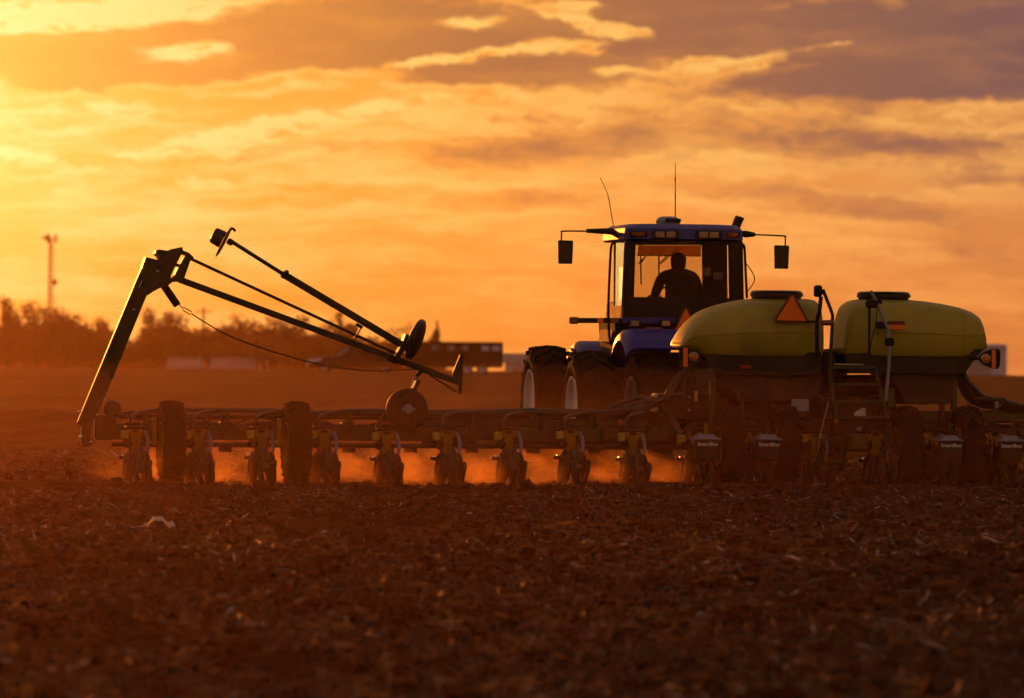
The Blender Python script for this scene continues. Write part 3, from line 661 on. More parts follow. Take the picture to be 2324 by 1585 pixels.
# small fittings on the left of the left tank
MB().prism(PZ([(215, 700), (330, 700), (318, 778), (236, 778)], 2, -.3), -.45, -.3).build('fill_cup', 'green_paint', planter, smooth=0)
MB().cbox(S(2, 228, 870, -.4), (.045, .03, .13), .006).build('decal_plate', 'yellow_pale', planter)
MB().cbox(S(2, 180, 890, -.38), (.12, .10, .38), .02).build('control_box', 'black_plastic', planter)
for yy in (878, 960): MB().lathe([(0, .018), (.02, .02), (.03, .01)], S(2, 185, yy, -.44), (0, -1, 0), 12).build('gauge', 'lamp_lens', planter)
MB().cbox(S(2, 300, 1080, -.5), (.07, .08, .13), .015).build('hydraulic_fitting', 'yellow_paint', planter)
MB().cbox(S(2, 895, 930, -.45), (.22, .02, .155), .008).build('control_panel', 'grey_panel', planter)
MB().prism(PZ([(1240, 1000), (1240, 975), (1275, 955), (1290, 945), (1310, 945), (1310, 1000)], 2, -.6), -.62, -.60).build('white_jug', 'label_white', planter, smooth=0)
MB().cbox(S(2, 1270, 1080, -.62), (.06, .012, .05), .004).build('label_plate', 'grey_panel', planter)
MB().cbox(S(2, 1125, 1030, -.62), (.05, .03, .06), .006).build('tie_clamp', 'yellow_paint', planter)
MB().cbox(S(2, 545, 685, -.48), (.14, .02, .05), .005).build('hose_tray', 'red_part', planter)
MB().lathe([(-.3, .16), (0, .19), (.1, .16), (.14, .02)], S(2, 1070, 640, .3), (0, 0, 1), 24).build('fan_cover', 'black_plastic', planter)
# hoses
def hose(pts, r, name='seed_hose', k=2, yl=-.3, mat='hose_rubber'):
    return MB().tube(spline([S(k, q[0], q[1], yl + (q[2] if len(q) > 2 else 0)) for q in pts], 6), r, 10).build(name, mat, planter)
for i in range(4):
    hose([(165+i*8, 690, 0), (105+i*10, 740+i*4, -.05), (55+i*9, 820+i*6, -.1), (15+i*6, 890+i*4, -.12), (-80, 930+i*6, .0), (-260-i*40, 950+i*8, .1)], .016)
hose([(40, 905, 0), (-40, 905, 0), (-130, 880, 0), (-220, 905, .1), (-330, 945, .2)], .035, yl=-.15)
hose([(-205, 955, 0), (-40, 900, 0), (60, 1000, 0), (120, 1090, -.1), (150, 1125, -.3)], .05, yl=-.2)
hose([(530, 840, 0), (525, 950, 0), (535, 1060, -.1), (560, 1130, -.2)], .02)
for i in range(5):
    hose([(1895+i*10, 715, 0), (1915+i*12, 800-i*8, 0), (1965+i*12, 880-i*13, 0), (2050+i*6, 928-i*12, 0), (2150, 942-i*12, 0), (2324, 985-i*12, .1)], .036, yl=-.2-.03*i)
MB().tube([S(2, x, y, -.35) for x, y in ((2010, 885), (2208, 888), (2205, 905), (2150, 955), (2075, 1060))], .016, 8).build('hose_support', 'green_paint', planter)
MB().cbox(S(2, 2150, 925, -.36), (.045, .05, .08), .008).build('hose_clamp', 'grey_panel', planter)
# ladder and platform in the middle
LY = -.75
lad = MB().beam(S(2, 1082, 670, LY), S(2, 1120, 1010, LY), .045, .045).build('ladder', 'green_paint', planter)
MB().beam(S(2, 1368, 680, LY), S(2, 1448, 1010, LY), .045, .045).build('rail', 'green_paint', lad)
for (xa, xb, yy) in ((1090, 1372, 690), (1098, 1398, 796), (1105, 1425, 906), (1115, 1450, 1005)):
    MB().beam(S(2, xa, yy, LY), S(2, xb, yy, LY), .035, .12).build('rung', 'green_paint', lad)
MB().beam(S(2, 1110, 668, LY), S(2, 1302, 671, LY), .02, .02).build('grab_edge', 'steel', lad)
low_step = MB().beam(S(2, 1005, 1145, LY), S(2, 1170, 1145, LY), .03, .1).build('folding_step', 'green_paint', planter)
MB().beam(S(2, 985, 1290, LY), S(2, 1150, 1290, LY), .03, .1).build('tread', 'green_paint', low_step)
for xa, xb in ((1010, 985), (1175, 1140)): MB().beam(S(2, xa, 1150, LY), S(2, xb, 1290, LY), .04, .03).build('side_rail', 'green_paint', low_step)
MB().tube(spline([S(2, 1075, 905, LY-.05), S(2, 1040, 1050, LY-.05), S(2, 1010, 1180, LY-.05)], 5), .005, 5).build('cord', 'steel', planter)
# handrails, posts and lamps
MB().tube(spline([S(2, 1040, 190, LY), S(2, 1062, 245, LY), S(2, 1098, 340, LY), S(2, 1101, 380, LY), S(2, 1095, 500, LY), S(2, 1085, 680, LY)], 4), .022, 10).build('handrail', 'green_paint', planter)
MB().tube(spline([S(2, 1345, 205, LY), S(2, 1360, 225, LY), S(2, 1450, 430, LY), S(2, 1459, 480, LY), S(2, 1462, 660, LY), S(2, 1440, 900, LY)], 4), .02, 10).build('handrail', 'grey_panel', planter)
MB().cbox(S(2, 1465, 525, LY), (.11, .07, .10), .015).build('rail_clamp', 'black_plastic', planter)
MB().tube([S(2, 1028, 235, LY), S(2, 1018, 330, LY), S(2, 1002, 390, LY), S(2, 1003, 690, LY)], .026, 8).build('lamp_post', 'black_plastic', planter)
MB().cbox(S(2, 1009, 200, LY), (.095, .10, .145), .02).build('work_light', 'black_plastic', planter)
MB().cbox(S(2, 1042, 205, LY), (.04, .06, .06), .01).build('swivel_bracket', 'black_plastic', planter)
MB().lathe([(-.06, .028), (-.02, .034), (.06, .036), (.10, .03)], S(2, 1058, 402, LY), (1, 0, 0), 16).build('side_marker', 'amber_dark', planter)
MB().cbox(S(2, 960, 395, -.5), (.22, .03, .03), .006).build('sign_bracket', 'black_plastic', planter)
MB().tube([S(2, 1337, 300, LY), S(2, 1336, 600, LY)], .016, 8).build('lamp_post', 'black_plastic', planter)
MB().cbox(S(2, 1352, 282, LY), (.15, .09, .10), .02).build('work_light', 'black_plastic', planter)
MB().cbox(S(2, 1400, 264, LY+.05), (.07, .05, .07), .01).build('work_light', 'black_plastic', planter)
MB().tube(spline([S(2, 1385, 310, LY), S(2, 1375, 420, LY), S(2, 1350, 520, LY), S(2, 1340, 590, LY)], 5), .006, 5).build('lamp_wire', 'black_plastic', planter)
pl = MB().cbox(S(2, 1510, 418, LY+.1), (.21, .015, .105), .006).build('reflector_plate', 'signal_red', planter)
MB().box(Vector(S(2, 1510, 430, LY+.1))+Vector((0, -.012, 0)), (.205, .006, .055)).build('reflector', 'signal_orange', pl)
MB().cbox(S(2, 1420, 418, LY+.12), (.16, .02, .09), .006).build('reflector_bracket', 'black_plastic', planter)
def triangle_sign(par, k, apex, bl, br, yl, cut=.12):
    a, b, c = (Vector(S2(k, *p, yl)) for p in (apex, bl, br)) if par is not planter else (Vector(S(k, *p, yl)) for p in (apex, bl, br))
    g = (a+b+c)/3
    def tri(sc, ch):
        out = []
        V = [g+(p-g)*sc for p in (a, b, c)]
        for i in range(3):
            p, q, r = V[i-1], V[i], V[(i+1) % 3]
            out += [q+(p-q)*ch, q+(r-q)*ch]
        return out
    o = MB().prism([(p.x, p.z) for p in tri(1.0, cut)], yl-.004, yl+.004).build('slow_vehicle_sign', 'signal_red', par, smooth=0)
    MB().prism([(p.x, p.z) for p in tri(.80, .01)], yl-.010, yl-.0045).build('sign_face', 'signal_orange', o, smooth=0); return o
triangle_sign(planter, 2, (845, 196), (718, 398), (956, 405), -.52)
# turn signals
def signal(bx, by, k, yl, strip, lamp, plate):
    p = MB().prism([(S(k, *q, yl)[0], S(k, *q, yl)[2]) for q in plate], yl-.01, yl+.01).build('signal_plate', 'black_plastic', planter, smooth=0)
    q0, q1 = S(k, *strip[0], yl), S(k, *strip[1], yl)
    MB().box(((q0[0]+q1[0])/2, yl-.014, (q0[2]+q1[2])/2), (abs(q1[0]-q0[0]), .006, abs(q1[2]-q0[2]))).build('reflector', 'signal_orange', p)
    MB().lathe([(-.01, .062), (.02, .062), (.025, .055)], S(k, *lamp, yl), (0, -1, 0), 24).build('lamp_housing', 'steel', p)
    MB().lathe([(.0, .052), (.03, .05), (.05, .03), (.055, .001)], S(k, *lamp, yl), (0, -1, 0), 24).build('lamp_lens', 'amber_lens', p)
signal(0, 0, 10, -.5, ((2038, 650), (2072, 812)), (1985, 730), [(1930, 700), (1965, 675), (2040, 643), (2100, 645), (2116, 670), (2110, 790), (2095, 818), (2045, 818), (1960, 780), (1932, 755)])
MB().tube([S(10, 1850, 725, -.45), S(10, 1945, 731, -.45)], .018, 8).build('signal_arm', 'black_plastic', planter)
signal(0, 0, 2, -.5, ((147, 560), (175, 682)), (213, 620), [(120, 560), (250, 575), (262, 640), (235, 660), (180, 690), (125, 680)])
MB().tube([S(2, 225, 620, -.4), S(2, 330, 640, -.3)], .018, 8).build('signal_arm', 'black_plastic', planter)

# ------------------------------------------------------------------ tractor
TR = R(9.0); TLOC = (PLOC[0] - 8.5*math.sin(PR), PLOC[1] + 8.5*math.cos(PR), 0.0)
TF = Frame(TLOC, TR); S2 = TF.survey
tractor = empty('articulated_tractor', TLOC, TR)
tag(tractor, 'blue articulated farm tractor with glazed cab and dual wheels pulling the planter', 'tractor')
def c1(x, y, yl=0.0): return S2(1, x, y, yl)
def X1(x, y, yl=0.0): return c1(x, y, yl)[0]
def Z1(y, yl=0.0): return c1(1240, y, yl)[2]
# roof: chamfered shell
xl, xr = X1(822, 540), X1(1668, 540); zt, zm, zb = Z1(470), Z1(500), Z1(592)
def rr(x0, x1, y0, y1, z, ch):
    return [(x0+ch, y0, z), (x1-ch, y0, z), (x1, y0+ch, z), (x1, y1-ch, z), (x1-ch, y1, z), (x0+ch, y1, z), (x0, y1-ch, z), (x0, y0+ch, z)]
roof = MB().loft([rr(xl, xr, -.02, 1.75, zb, .10), rr(xl-.02, xr+.02, -.12, 1.85, zb+.03, .12), rr(xl, xr, -.10, 1.83, zm, .12), rr(xl+.08, xr-.06, .0, 1.72, zt, .12), rr(xl+.3, xr-.3, .25, 1.5, zt+.012, .12)]).build('roof', 'blue_paint', tractor)
def lampbox(x0, x1, y0, y1, n, dark='black_plastic', lens='lamp_lens'):
    a, b = c1(x0, y0, -.125), c1(x1, y1, -.125); cx, cz = (a[0]+b[0])/2, (a[2]+b[2])/2; w, h = b[0]-a[0], a[2]-b[2]
    hsg = MB().cbox((cx, -.115, cz), (w, .05, h), .008).build('lamp_housing', dark, tractor)
    for i in range(n):
        ww = w*.8/n; x = cx - w*.4 + ww*(i+.5)
        MB().cbox((x, -.142, cz), (ww*.86, .014, h*.68), .006).build('lamp_lens', lens, hsg)
    return hsg
lampbox(850, 985, 517, 560, 1, 'black_plastic', 'amber_dark'); lampbox(1015, 1212, 510, 576, 2); lampbox(1332, 1526, 513, 578, 2); lampbox(1550, 1655, 522, 568, 1, 'black_plastic', 'amber_dark')
# satellite receiver and aerials
a, b = c1(1045, 440, .5), c1(1222, 440, .5); cx = (a[0]+b[0])/2; r = (b[0]-a[0])/2; z0 = Z1(468, .5); z1 = Z1(413, .5); h = z1-z0
dome = MB().lathe([(0, r*.96), (h*.35, r), (h*.6, r*.93), (h*.9, r*.7), (h, r*.45), (h, .001)], (cx, .5, z0), (0, 0, 1), 32).build('satellite_receiver', 'grey_panel', tractor)
MB().cbox((cx+.04, .5-r*.97, z0+h*.45), (.22, .03, h*.5), .008).build('receiver_face', 'black_plastic', dome)
MB().tube([c1(1186, 462, .5), c1(1186, 120, .5), c1(1187, 22, .5)], [.008, .006, .003], 6).build('aerial', 'black_plastic', tractor)
for yy in (140, 268, 340): MB().tube([c1(1186, yy-14, .5), c1(1186, yy+14, .5)], .009, 6).build('aerial_coil', 'black_plastic', tractor)
MB().tube(spline([c1(740, 490, .6), c1(722, 400, .6), c1(700, 270, .6), c1(675, 200, .6), c1(640, 128, .6)], 5), [.006]*12+[.004]*20, 6).build('aerial', 'black_plastic', tractor)
# exhaust with curved tip
MB().tube(spline([c1(1618, 640, 1.95), c1(1620, 520, 1.95), c1(1632, 470, 1.95), c1(1648, 432, 1.95), c1(1655, 418, 1.95), c1(1657, 412, 1.95)], 5), [.066]*22+[.062, .05, .035, .012], 16).build('exhaust', 'black_plastic', tractor)
# mirrors on long arms
for (arm, rod, head) in ((((790, 560), (725, 520), (540, 516)), ((560, 519), (375, 518), (361, 532), (359, 600)), (388, 670)),
                         (((1650, 535), (1700, 540), (1765, 543)), ((1755, 543), (1970, 553), (1984, 566), (1984, 630)), (1957, 706))):
    y = .45
    m = MB().tube([c1(*p, y) for p in arm], [.04, .05, .028], 10).build('mirror_arm', 'black_plastic', tractor)
    MB().tube(spline([c1(*p, y) for p in rod], 4), .011, 8).build('rod', 'black_plastic', m)
    q = Vector(c1(*head, y)); w, hh = 112/2.905/180, 172/2.905/180
    ring = lambda s, yy: [(q.x + s*w/2*px, q.y+yy, q.z + s*hh/2*pz) for px, pz in ((-.8, -1), (.72, -1), (.9, -.93), (1, .86), (.92, .98), (-.88, 1), (-1, .9), (-.92, -.92))]
    MB().loft([ring(.9, -.03), ring(1, -.015), ring(1, .02), ring(.75, .07)]).build('mirror', 'black_satin', m)
# cab frame
CY = 1.55
zf = Z1(1040); zr = Z1(590)
def pillar(p0, p1, w, d, name='pillar', mat='black_plastic'): return MB().beam(p0, p1, w, d, (0, 1, 0), .012).build(name, mat, tractor)
pillar(c1(858, 590, .0), c1(838, 1150, .0), .15, .09)
pillar(c1(1622, 590, .0), c1(1630, 1040, .0), .20, .09)
pillar(c1(752, 590, CY), c1(752, 1300, CY), .05, .07)
pillar(c1(1500, 590, CY), c1(1545, 1100, CY), .05, .07)
pillar(c1(1470, 600, .9), c1(1475, 1040, .9), .36, .05)                             # right side console column
MB().beam(c1(830, 603, 0), c1(1665, 603, 0), .06, .08).build('rear_header', 'black_plastic', tractor)
MB().beam(c1(840, 1090, 0), c1(1680, 1100, 0), .36, .10).build('rear_sill', 'black_plastic', tractor)
MB().prism([(X1(730, 1180, .6), Z1(1300)), (X1(1500, 1300, .6), Z1(1300)), (X1(1500, 1300, .6), Z1(1062)), (X1(770, 1180, .6), Z1(1062))], .2, 1.5).build('cab_floor', 'black_plastic', tractor)
MB().beam(c1(885, 612, 0), c1(872, 1040, 0), .016, .02).build('window_seal', 'black_satin', tractor)
MB().beam(c1(820, 600, -.06), c1(795, 1150, -.06), .02, .02).build('window_edge', 'blue_paint', tractor)
# glazing
def pane(name, a, b, c, d):
    a, b, c, d = map(Vector, (a, b, c, d)); n = (b-a).cross(d-a).normalized()*.004
    return MB().loft([[a-n, b-n, c-n, d-n], [a+n, b+n, c+n, d+n]]).build(name, 'cab_glass', tractor, smooth=0)
pane('rear_window', c1(880, 618, 0), c1(1560, 618, 0), c1(1560, 1040, 0), c1(872, 1040, 0))
pane('windscreen', c1(775, 620, CY), c1(1490, 620, CY), c1(1520, 1060, CY), c1(770, 1060, CY))
pane('side_window', c1(838, 600, .03), c1(752, 600, CY-.05), c1(748, 1240, CY-.05), c1(822, 1150, .03))
# interior
seat = MB().cbox(c1(1230, 985, .50), (.46, .14, .44), .06).cbox(Vector(c1(1230, 1060, .72)), (.52, .5, .14), .05).build('operator_seat', 'seat_fabric', tractor)
MB().prism([(c1(*p, 1.5)[0], c1(*p, 1.5)[2]) for p in ((912, 622), (1366, 622), (1366, 703), (905, 697))], 1.44, 1.45).build('sun_visor', 'visor_film', tractor, smooth=0)
MB().beam(c1(905, 695, 1.42), c1(1366, 700, 1.42), .012, .02).build('visor_edge', 'black_plastic', tractor)
for p, q in (((1040, 628), (915, 758)), ((1015, 632), (940, 745)), ((1225, 630), (1075, 760)), ((1205, 630), (1065, 755)), ((1050, 640), (1120, 705)), ((1190, 632), (1118, 705))):
    MB().tube([c1(*p, CY+.06), c1(*q, CY+.06)], .008, 6).build('wiper_arm', 'black_plastic', tractor)
for p, q in (((932, 615), (938, 905)), ((1067, 640), (1066, 850))):
    MB().tube([c1(*p, CY+.05), c1(*q, CY+.05)], .010, 6).build('wiper_blade', 'black_plastic', tractor)
for px, py, w, h in ((1415, 815, .11, .15), (1492, 843, .17, .13)):
    q = Vector(c1(px, py, .75)); mm = MB().cbox(q, (w, .05, h), .012).build('monitor', 'black_plastic', tractor)
    MB().cbox(q+Vector((0, -.03, 0)), (w*.8, .008, h*.78), .003).build('screen_back', 'grey_panel', mm)
MB().cbox(c1(1545, 660, .9), (.05, .05, .30), .01).build('grab_handle', 'black_plastic', tractor)
MB().tube(spline([c1(960, 1040, 1.2), c1(985, 1000, 1.15), c1(1010, 985, 1.1)], 4), .015, 8).build('steering_column', 'black_plastic', tractor)
sw = Vector(c1(1150, 985, 1.15)); ring = [sw+Vector((.2*math.cos(a), .06*math.sin(a), .2*math.sin(a)*.6)) for a in np.linspace(0, 2*math.pi, 25)]
MB().tube(ring, .014, 8).build('steering_wheel', 'black_plastic', tractor)
MB().prism([(X1(880, 1035, 2), Z1(1040, 2)), (X1(940, 1020, 2), Z1(1020, 2)), (X1(1010, 1010, 2), Z1(1008, 2)), (X1(1200, 1010, 2), Z1(1008, 2)), (X1(1300, 1040, 2), Z1(1100, 2)), (X1(880, 1100, 2), Z1(1100, 2))], 1.75, 4.2).build('bonnet', 'blue_paint', tractor)
# outside rails
MB().tube(spline([c1(748, 600, .5), c1(722, 625, .5), c1(712, 760, .5), c1(702, 1000, .5), c1(700, 1150, .5), c1(708, 1290, .5), c1(722, 1345, .5)], 4), .018, 8).build('grab_rail', 'black_plastic', tractor)
MB().tube(spline([c1(1675, 612, .3), c1(1688, 640, .3), c1(1695, 780, .3), c1(1706, 1005, .3)], 4), .018, 8).build('grab_rail', 'black_plastic', tractor)
MB().tube(spline([c1(1690, 740, .3), c1(1735, 800, .3), c1(1762, 860, .3), c1(1745, 910, .3), c1(1712, 950, .3)], 5), .007, 6).build('wire_loop', 'black_plastic', tractor)
MB().prism([(c1(*p, 1.0)[0], c1(*p, 1.0)[2]) for p in ((672, 1320), (690, 1200), (735, 1190), (745, 1320))], .5, 1.5).build('side_tank', 'black_plastic', tractor, smooth=0)
MB().prism([(c1(*p, .5)[0], c1(*p, .5)[2]) for p in ((725, 1150), (800, 1150), (800, 1400), (740, 1400))], .3, 1.6).build('cab_side_panel', 'black_plastic', tractor, smooth=0)
# rear light bar
bar = MB().beam(c1(795, 1167, -.15), c1(1185, 1167, -.15), .085, .10).build('light_bar', 'blue_paint', tractor)
MB().beam(c1(485, 1167, -.15), c1(795, 1167, -.15), .072, .05).build('bar_extension', 'black_plastic', bar)
MB().cbox(c1(450, 1167, -.15), (.135, .09, .098), .02).build('end_lamp', 'amber_dark', bar)
MB().box(c1(642, 1167, -.182), (.085, .008, .062)).build('reflector', 'signal_orange', bar)
MB().box(c1(745, 1167, -.182), (.11, .008, .062)).build('reflector', 'amber_dark', bar)
for x0, x1_ in ((855, 920), (1075, 1152)):
    q = Vector(c1((x0+x1_)/2, 1188, -.24)); hs = MB().cbox(q, (.14, .09, .10), .015).build('work_lamp', 'black_plastic', tractor)
    MB().cbox(q+Vector((0, -.048, 0)), (.115, .012, .075), .006).build('lamp_lens', 'lamp_lens', hs)
triangle_sign(tractor, 1, (1262, 1050), (1163, 1262), (1362, 1262), -.35)
# fenders: arched strips with a rolled outer edge
def fender(k, xs, ztop, yc, R0, a0, a1, name):
    x0, x1 = S2(k, xs[0], 150, yc)[0], S2(k, xs[1], 150, yc)[0]; zc = ztop - R0; rings = []
    for t in np.linspace(a0, a1, 16):
        a = R(t); r = []
        for (u, dr) in ((0, -.16), (.03, -.07), (.09, -.02), (.2, 0), (.9, 0), (1, -.03), (1, -.06), (.9, -.035), (.2, -.035), (.12, -.05), (.07, -.09), (.04, -.16)):
            rad = R0 + dr; r.append((x0 + (x1-x0)*u, yc - rad*math.cos(a), zc + rad*math.sin(a)))
        rings.append(r)
    return MB().loft(rings).build(name, 'blue_paint', tractor)
RAX, FAX = -1.15, 2.75
f1 = fender(9, (1190, 1900), S2(9, 1500, 12, -.95)[2], RAX+.1, 1.02, 48, 150, 'rear_fender')
a, b = S2(9, 1480, 25, -1.02), S2(9, 1725, 110, -1.02)
MB().cbox(((a[0]+b[0])/2, -.92, (a[2]+b[2])/2), (b[0]-a[0], .30, a[2]-b[2]), .04, Matrix.Rotation(R(-25), 3, 'X')).build('fender_lamp', 'amber_dark', f1)
f2 = fender(9, (650, 1195), S2(9, 900, 150, 2.7)[2], FAX, 1.0, 30, 150, 'front_fender')
MB().prism([(S2(9, x, y, 2.2)[0], S2(9, x, y, 2.2)[2]) for x, y in ((1060, 190), (1190, 190), (1190, 420), (1080, 400))], 1.6, 2.6).build('step_side', 'blue_paint', tractor)
# wheels: outer and inner duals
tw = .52; Rt = .81
t0 = wheel_mesh(Rt, tw, 20, .57); r0 = rim_mesh(Rt*.61, tw, .10)
spots = []
for ax_y, outer_px, inner_px in ((FAX, 1366, 1470), (RAX, 1474, 1622)):
    for px in (outer_px, inner_px): spots.append((S2(0, px, 1000, ax_y)[0], ax_y))
spots += [(-x + 2*.0, y) for (x, y) in spots]
firstw = None
for x, y in spots:
    if firstw is None:
        w = firstw = t0.build('wheel', 'tread_rubber', tractor)
        rm = r0.build('rim', 'white_rim', w)
    else:
        w = firstw.copy(); COL.objects.link(w); w.parent = tractor; rm = firstw.children[0].copy(); COL.objects.link(rm); rm.parent = w
    w.location = (x, y, .80 if y < 0 else .87)
    w.rotation_euler = (random.random()*6, 0, 0) if x < 0 else (random.random()*6, 0, math.pi)
MB().cbox((0, RAX, .80), (2.0, .3, .3), .05).build('rear_axle', 'dark_steel', tractor)
MB().cbox((0, FAX, .85), (2.4, .3, .3), .05).build('front_axle', 'dark_steel', tractor)
MB().prism([(S2(9, x, y, .9)[0], S2(9, x, y, .9)[2]) for x, y in ((1075, 400), (1260, 400), (1260, 900), (1075, 900))], .6, 1.2).build('cab_base', 'black_plastic', tractor)
MB().cbox((0, -.9, 1.10), (.9, 2.4, 1.05), .06).build('rear_frame', 'dark_steel', tractor)
MB().cbox((0, 2.2, 1.1), (.9, 3.6, .6), .06).build('front_frame', 'dark_steel', tractor)
MB().cbox((0, -2.6, .55), (.5, 1.2, .12), .03).build('drawbar', 'dark_steel', tractor)
MB().cbox((0, -4.6, .55), (.22, 3.6, .2), .03).build('tongue', 'green_paint', planter, loc=(0, 0, 0)).location = (0, 5.2, 0)

# ------------------------------------------------------------------ driver
def driver():
    base = Vector(c1(1230, 1035, .70)); top = Z1(672, .6); x0 = X1(1215, 730, .6); zs = Z1(835, .6); zn = Z1(792, .6)
    pts = []; edges = []; rad = []
    def v(p, r, par=None):
        pts.append(tuple(p)); rad.append(r if isinstance(r, tuple) else (r, r))
        if par is not None: edges.append((par, len(pts)-1))
        return len(pts)-1
    hx = base.x
    pel = v((hx, .74, base.z-.02), (.21, .17)); wa = v((hx, .70, base.z+.20), (.22, .17), pel); ch = v((x0, .68, zs-.12), (.215, .16), wa); up = v((x0, .67, zs-.01), (.16, .12), ch)
    nk = v((x0, .68, zn), (.075, .075), up); hd = v((x0, .69, zn+.07), (.088, .10), nk); hm = v((x0, .69, top-.12), (.092, .108), hd); v((x0, .685, top-.05), (.07, .085), hm)
    nose = v((x0, .80, top-.13), (.018, .02), hm)
    for s in (-1, 1):
        v((x0+s*.098, .68, top-.14), (.016, .03), hm)
        sh = v((x0+s*.235, .68, zs-.035), (.095, .095), up)
        el = v((x0+s*.33, .72, zs-.31), (.065, .065), sh); wr = v((x0+s*.25, 1.02, zs-.36), (.04, .04), el); ha = v((x0+s*.20, 1.10, zs-.35), (.036, .045), wr)
        for i in range(4):
            a = v((x0+s*(.17-.005*i), 1.15, zs-.315-i*.024), .0095, ha); b = v((x0+s*(.14), 1.185, zs-.315-i*.024), .009, a); v((x0+s*.115, 1.17, zs-.318-i*.024), .008, b)
        t = v((x0+s*.17, 1.10, zs-.30), .011, ha); v((x0+s*.145, 1.14, zs-.285), .009, t)
        hp = v((hx+s*.10, .80, base.z-.05), (.11, .11), pel); kn = v((hx+s*.18, 1.18, base.z-.02), (.075, .075), hp); an = v((hx+s*.18, 1.25, base.z-.44), (.05, .05), kn); v((hx+s*.18, 1.40, base.z-.48), (.045, .035), an)
    me = bpy.data.meshes.new('person'); me.from_pydata(pts, edges, []); o = bpy.data.objects.new('person', me); COL.objects.link(o)
    md = o.modifiers.new('skin', 'SKIN'); md.use_smooth_shade = True; o.modifiers.new('sub', 'SUBSURF').levels = 2
    o.modifiers['sub'].render_levels = 2
    for i, sv in enumerate(me.skin_vertices[0].data): sv.radius = rad[i]; sv.use_root = (i == 0)
    dg = bpy.context.evaluated_depsgraph_get(); dg.update(); nm = bpy.data.meshes.new_from_object(o.evaluated_get(dg)); bpy.data.objects.remove(o)
    nm.materials.clear(); nm.materials.append(MATS['cloth_dark']); nm.materials.append(MATS['skin'])
    for p in nm.polygons:
        if p.center.z > zn+.01 or p.center.y > 1.06 and p.center.z > zs-.45: p.material_index = 1
    nm.shade_smooth(); person = bpy.data.objects.new('person', nm); COL.objects.link(person); person.matrix_world = TF.M
    tag(person, 'driver in dark jacket sitting in the tractor cab, seen from behind', 'person')
    cap = MB().lathe([(-.13, .05), (-.12, .085), (-.08, .103), (0, .110), (.03, .111), (.07, .098), (.10, .07), (.118, .03), (.12, .001)], (x0, .672, top-.12), (0, 0, 1), 24); cap.build('hair', 'hair', person)
    for s in (-1, 1): MB().lathe([(0, .011), (.005, .009), (.008, .001)], (x0+s*.034, .797, top-.115), (0, 1, 0), 10).build('eye', 'black_satin', person)
    MB().cbox((x0, .795, top-.20), (.05, .01, .010), .003).build('mouth', 'red_part', person)
driver()

# ------------------------------------------------------------------ far vehicles and sheds
def gz(x, y): return float(terrain(np.array([x], float), np.array([y], float))[0])
VY = 372.0
def pickup():
    p0 = at(771, 930, VY); p1 = at(1010, 930, VY); L = p1.x-p0.x; x0 = p0.x; z0 = gz(0, VY); rt = empty('pickup_truck', (x0, VY, z0))
    tag(rt, 'dark red pickup truck facing left with pale bonnet glare, parked at the field edge', 'pickup truck')
    zt = at(880, 868, VY).z - z0; k = zt/1.85
    side = [(.0, .50), (.02, .95), (.12, 1.06), (.28*L, 1.12), (.30*L, 1.16), (.985*L, 1.16), (L, 1.10), (L, .45), (.90*L, .42), (.15*L, .40)]
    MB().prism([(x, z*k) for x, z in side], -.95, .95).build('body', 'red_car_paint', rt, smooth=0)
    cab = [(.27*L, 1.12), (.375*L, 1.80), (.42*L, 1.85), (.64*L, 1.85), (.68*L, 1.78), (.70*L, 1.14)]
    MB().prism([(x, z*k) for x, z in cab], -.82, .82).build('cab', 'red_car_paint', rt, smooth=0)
    MB().prism([(x, z*k) for x, z in ((.02, 1.0), (.12, 1.07), (.27*L, 1.13), (.27*L, 1.145), (.1, 1.09))], -.9, .9).build('bonnet', 'pale_metal', rt, smooth=0)  # sky glare on the red bonnet, painted as a pale overlay
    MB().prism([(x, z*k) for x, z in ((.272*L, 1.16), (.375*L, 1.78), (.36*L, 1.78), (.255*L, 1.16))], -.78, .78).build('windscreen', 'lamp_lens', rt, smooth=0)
    MB().prism([(x, z*k) for x, z in ((-.05, .62), (-.05, .98), (.14*L, 1.08), (.15*L, .95), (.10*L, .80))], -.985, -.955).build('wing_glare', 'pale_metal', rt, smooth=0)  # added pale panel carrying the bonnet glare onto the near side
    MB().prism([(x*L, z*k) for x, z in ((.285, 1.18), (.40, 1.80), (.44, 1.80), (.33, 1.18))], -.84, -.825).build('glass_glare', 'grey_panel', rt, smooth=0)  # windscreen reflection painted as a pale grey panel
    for a, b in ((.455, .54), (.555, .655)):
        MB().prism([(x*L, z*k) for x, z in ((a, 1.22), (b, 1.22), (b, 1.72), (a+.02, 1.72))], -.83, -.822).build('side_window', 'car_glass', rt, smooth=0)
    MB().cbox((-.04, 0, .58*k), (.14, 1.85, .22), .04).build('front_bumper', 'pale_metal', rt); MB().cbox((L+.04, 0, .58*k), (.14, 1.85, .2), .04).build('rear_bumper', 'steel', rt)
    MB().cbox((.02, -.7, .86*k), (.10, .35, .18), .03).build('headlight', 'lamp_lens', rt)
    for x in (.17*L, .80*L):
        for y in (-.84, .84):
            w = wheel_mesh(.40, .26, 0, .6).build('wheel', 'rubber', rt); w.location = (x, y, .40); w.rotation_euler = (0, 0, R(90))
            rim_mesh(.24, .26, .2).build('rim', 'grey_panel', w)
    return x0+L
xe = pickup()
